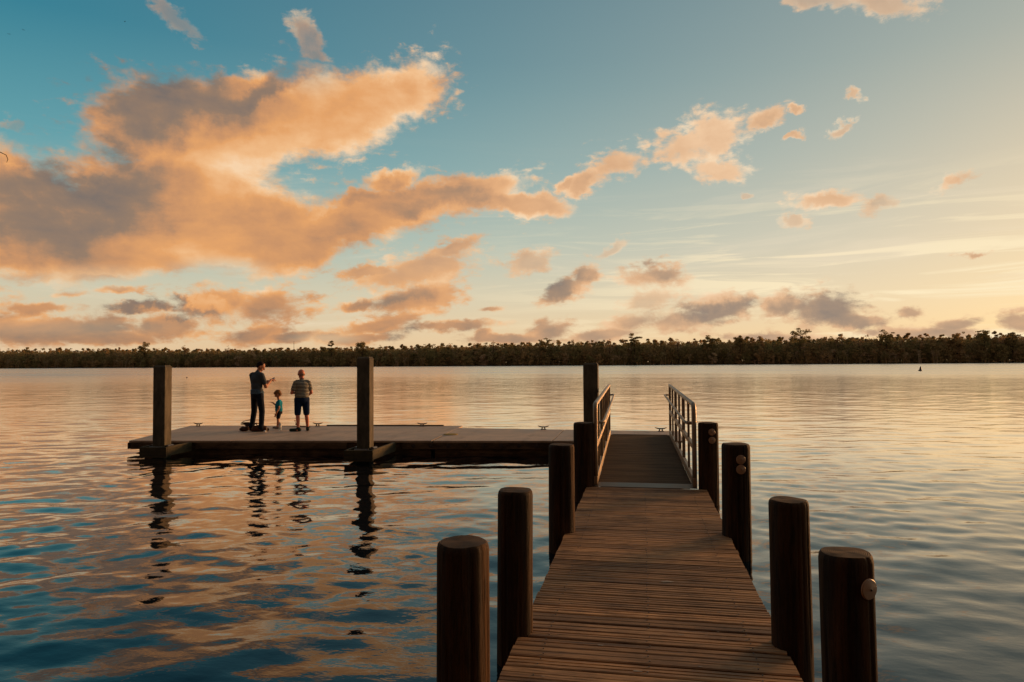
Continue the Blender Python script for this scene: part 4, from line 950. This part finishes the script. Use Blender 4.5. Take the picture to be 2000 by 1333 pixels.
# landing net or hat-like thing behind
net = empty('landing_net', (-10.12, 16.2, T), R(10), 'small dark landing net propped behind the tall man\'s boots', 'net')
mb = MB(); mb.tube([(.27*math.cos(a_)*.6-.02, .06*math.sin(a_), .185+.05*math.sin(a_)+.03*math.cos(a_)) for a_ in [2*math.pi*k/20 for k in range(21)]], .009, 6); mb.build('hoop', M['cleat'], net)
mb = MB(); mb.tube([(.13, 0, .20), (.34, 0, .03)], .011, 8); mb.build('handle', M['cleat'], net)
fused('net_bag', [('e', (-.02, 0, .16), (.15, .05, .03)), ('e', (0, 0, .12), (.09, .04, .04))], M['boot'], net, .01, 1)
# bottle
def f(b, p):
    setp(b, p, rgb(236, 236, 232), .08, 0, .5); p.inputs['Transmission Weight'].default_value = .55; p.inputs['IOR'].default_value = 1.4
M['clear'] = mat('clear_bottle_plastic', f); M['white'] = plain('white_plastic', rgb(228, 222, 214), .5)
bt = empty('water_bottle', (-9.13, 16.06, T), 0, 'clear plastic water bottle with pale label standing by the child', 'bottle')
mb = MB(); mb.lathe([(.030, 0), (.034, .006), (.034, .055), (.031, .062), (.034, .07), (.034, .135), (.030, .155), (.014, .185), (.013, .20)], 24); mb.build('bottle_body', M['clear'], bt, smooth=True)
mb = MB(); mb.lathe([(.0345, .072), (.0355, .074), (.0355, .128), (.0345, .130)], 24); mb.build('bottle_label', M['white'], bt)
mb = MB(); mb.lathe([(.016, .196), (.016, .216), (.012, .219)], 18); mb.build('cap', M['white'], bt)
mb = MB(); mb.lathe([(.012, 0), (.028, .01), (.033, .026), (.028, .042), (.012, .052)], 18); o = mb.build('bait_tub', M['white'], smooth=True); o.location = (-9.23, 15.52, T); tag(o, 'little round white tub on the dock between the men', 'tub')
# rod and reel
rod = empty('fishing_rod', (-9.0, 16.75, T), R(-4), 'fishing rod lying on the dock behind the child with its dark reel standing up', 'fishing rod')
mb = MB(); mb.tube([(.0, 0, .035), (.30, 0, .035), (.36, 0, .03)], [.013, .016, .012], 8); mb.build('grip', M['boot'], rod)
mb = MB(); mb.tube([(.0, 0, .035), (-.25, 0, .035), (-.8, .15, .03)], [.009, .006, .003], 7); mb.build('blank', M['cleat'], rod)
mb = MB(); mb.tube([(-.03, -.03, .10), (-.03, .05, .10)], .034, 16); mb.tube([(-.03, 0, .04), (-.03, 0, .09)], .008, 6); mb.build('reel', M['cleat'], rod)
mb = MB(); mb.tube([(-.03, -.03, .10), (-.05, -.05, .15), (-.06, -.05, .185)], .006, 6); mb.tube([(-.08, -.05, .19), (-.04, -.05, .19)], .011, 8); mb.build('crank', M['cleat'], rod)

# ------------------------------------------------------------------ things on the water
bu = empty('channel_buoy', (50.8, 139.8, 0), R(20), 'small dark leaning buoy floating far out on the right', 'buoy')
mb = MB(); m_ = Matrix.Rotation(R(8), 4, 'Y'); mb.lathe([(.22, -.2), (.34, -.02), (.34, .10), (.20, .18)], 20, m_); mb.build('float_collar', M['cleat'], bu, smooth=True)
mb = MB(); mb.lathe([(.19, .16), (.17, .45), (.10, .75), (.05, .86)], 18, m_); mb.build('marker_cone', M['cleat'], bu, smooth=True)
fl = empty('float', (-69.2, 94.1, 0), 0, 'tiny dark float on the water left of the tall man, beyond the dock', 'float')
mb = MB(); mb.lathe([(.03, -.12), (.12, -.04), (.12, .05), (.03, .12)], 14); mb.build('ball', M['cleat'], fl, smooth=True)
mb = MB(); mb.tube([(0, 0, .11), (.01, 0, .22)], .015, 6); mb.build('stem', M['cleat'], fl)

# ------------------------------------------------------------------ birds
def bird(loc, rz, bank, label):
    r_ = empty('bird', loc, rz, label, 'bird', 'birds high in the upper left of the sky')
    r_.scale = (.6, .6, .6)
    b_ = fused('body', [('e', (0, 0, 0), (.09, .26, .08)), ('e', (0, .26, .03), (.05, .08, .05)), ('c', (0, .32, .03), .02, (0, .40, .02), .008), ('c', (0, -.2, 0), .05, (0, -.42, .0), .03)], M['bird'], r_, .02, 1)
    for sx in (-1, 1):
        mb = MB(); vs = [(0, .14, .02), (0, -.12, .02), (sx*.32, .20, .14+bank), (sx*.34, -.06, .14+bank), (sx*.72, .04, .06+bank), (sx*.70, -.06, .06+bank)]
        vs2 = [(a_, c_, d_-.018) for a_, c_, d_ in vs]
        mb.add(vs+vs2, [(0, 1, 3, 2), (2, 3, 5, 4), (6, 8, 9, 7), (8, 10, 11, 9), (0, 2, 8, 6), (2, 4, 10, 8), (1, 7, 9, 3), (3, 9, 11, 5), (4, 5, 11, 10), (0, 6, 7, 1)]); mb.build('wing', M['bird'], r_)
M['bird'] = plain('dark_feathers', rgb(40, 44, 50), .8)
bird((-171.5, 156.8, 94.0), R(40), .0, 'tiny dark bird at the far left of the sky, lower of the pair')
bird((-168.8, 158.7, 95.8), R(70), .06, 'tiny dark bird just above and right of its neighbour, upper left')
bird((-149.0, 173.3, 103.4), R(-30), .1, 'lone tiny dark bird near the top, right of the other two')

# twig reaching in from the left
mb = MB(); mb.tube([(-1.95, 1.48, 2.62), (-1.86, 1.56, 2.60), (-1.80, 1.622, 2.583), (-1.791, 1.635, 2.577), (-1.790, 1.640, 2.566), (-1.794, 1.640, 2.557)], [.004, .0025, .0013, .001, .0009, .0005], 6)
mb.tube([(-1.90, 1.52, 2.61), (-1.86, 1.55, 2.66), (-1.82, 1.59, 2.685)], [.002, .0015, .0005], 5)
o = mb.build('twig', M['bark']); tag(o, 'thin curved twig tip poking in at the left edge of the sky', 'twig')
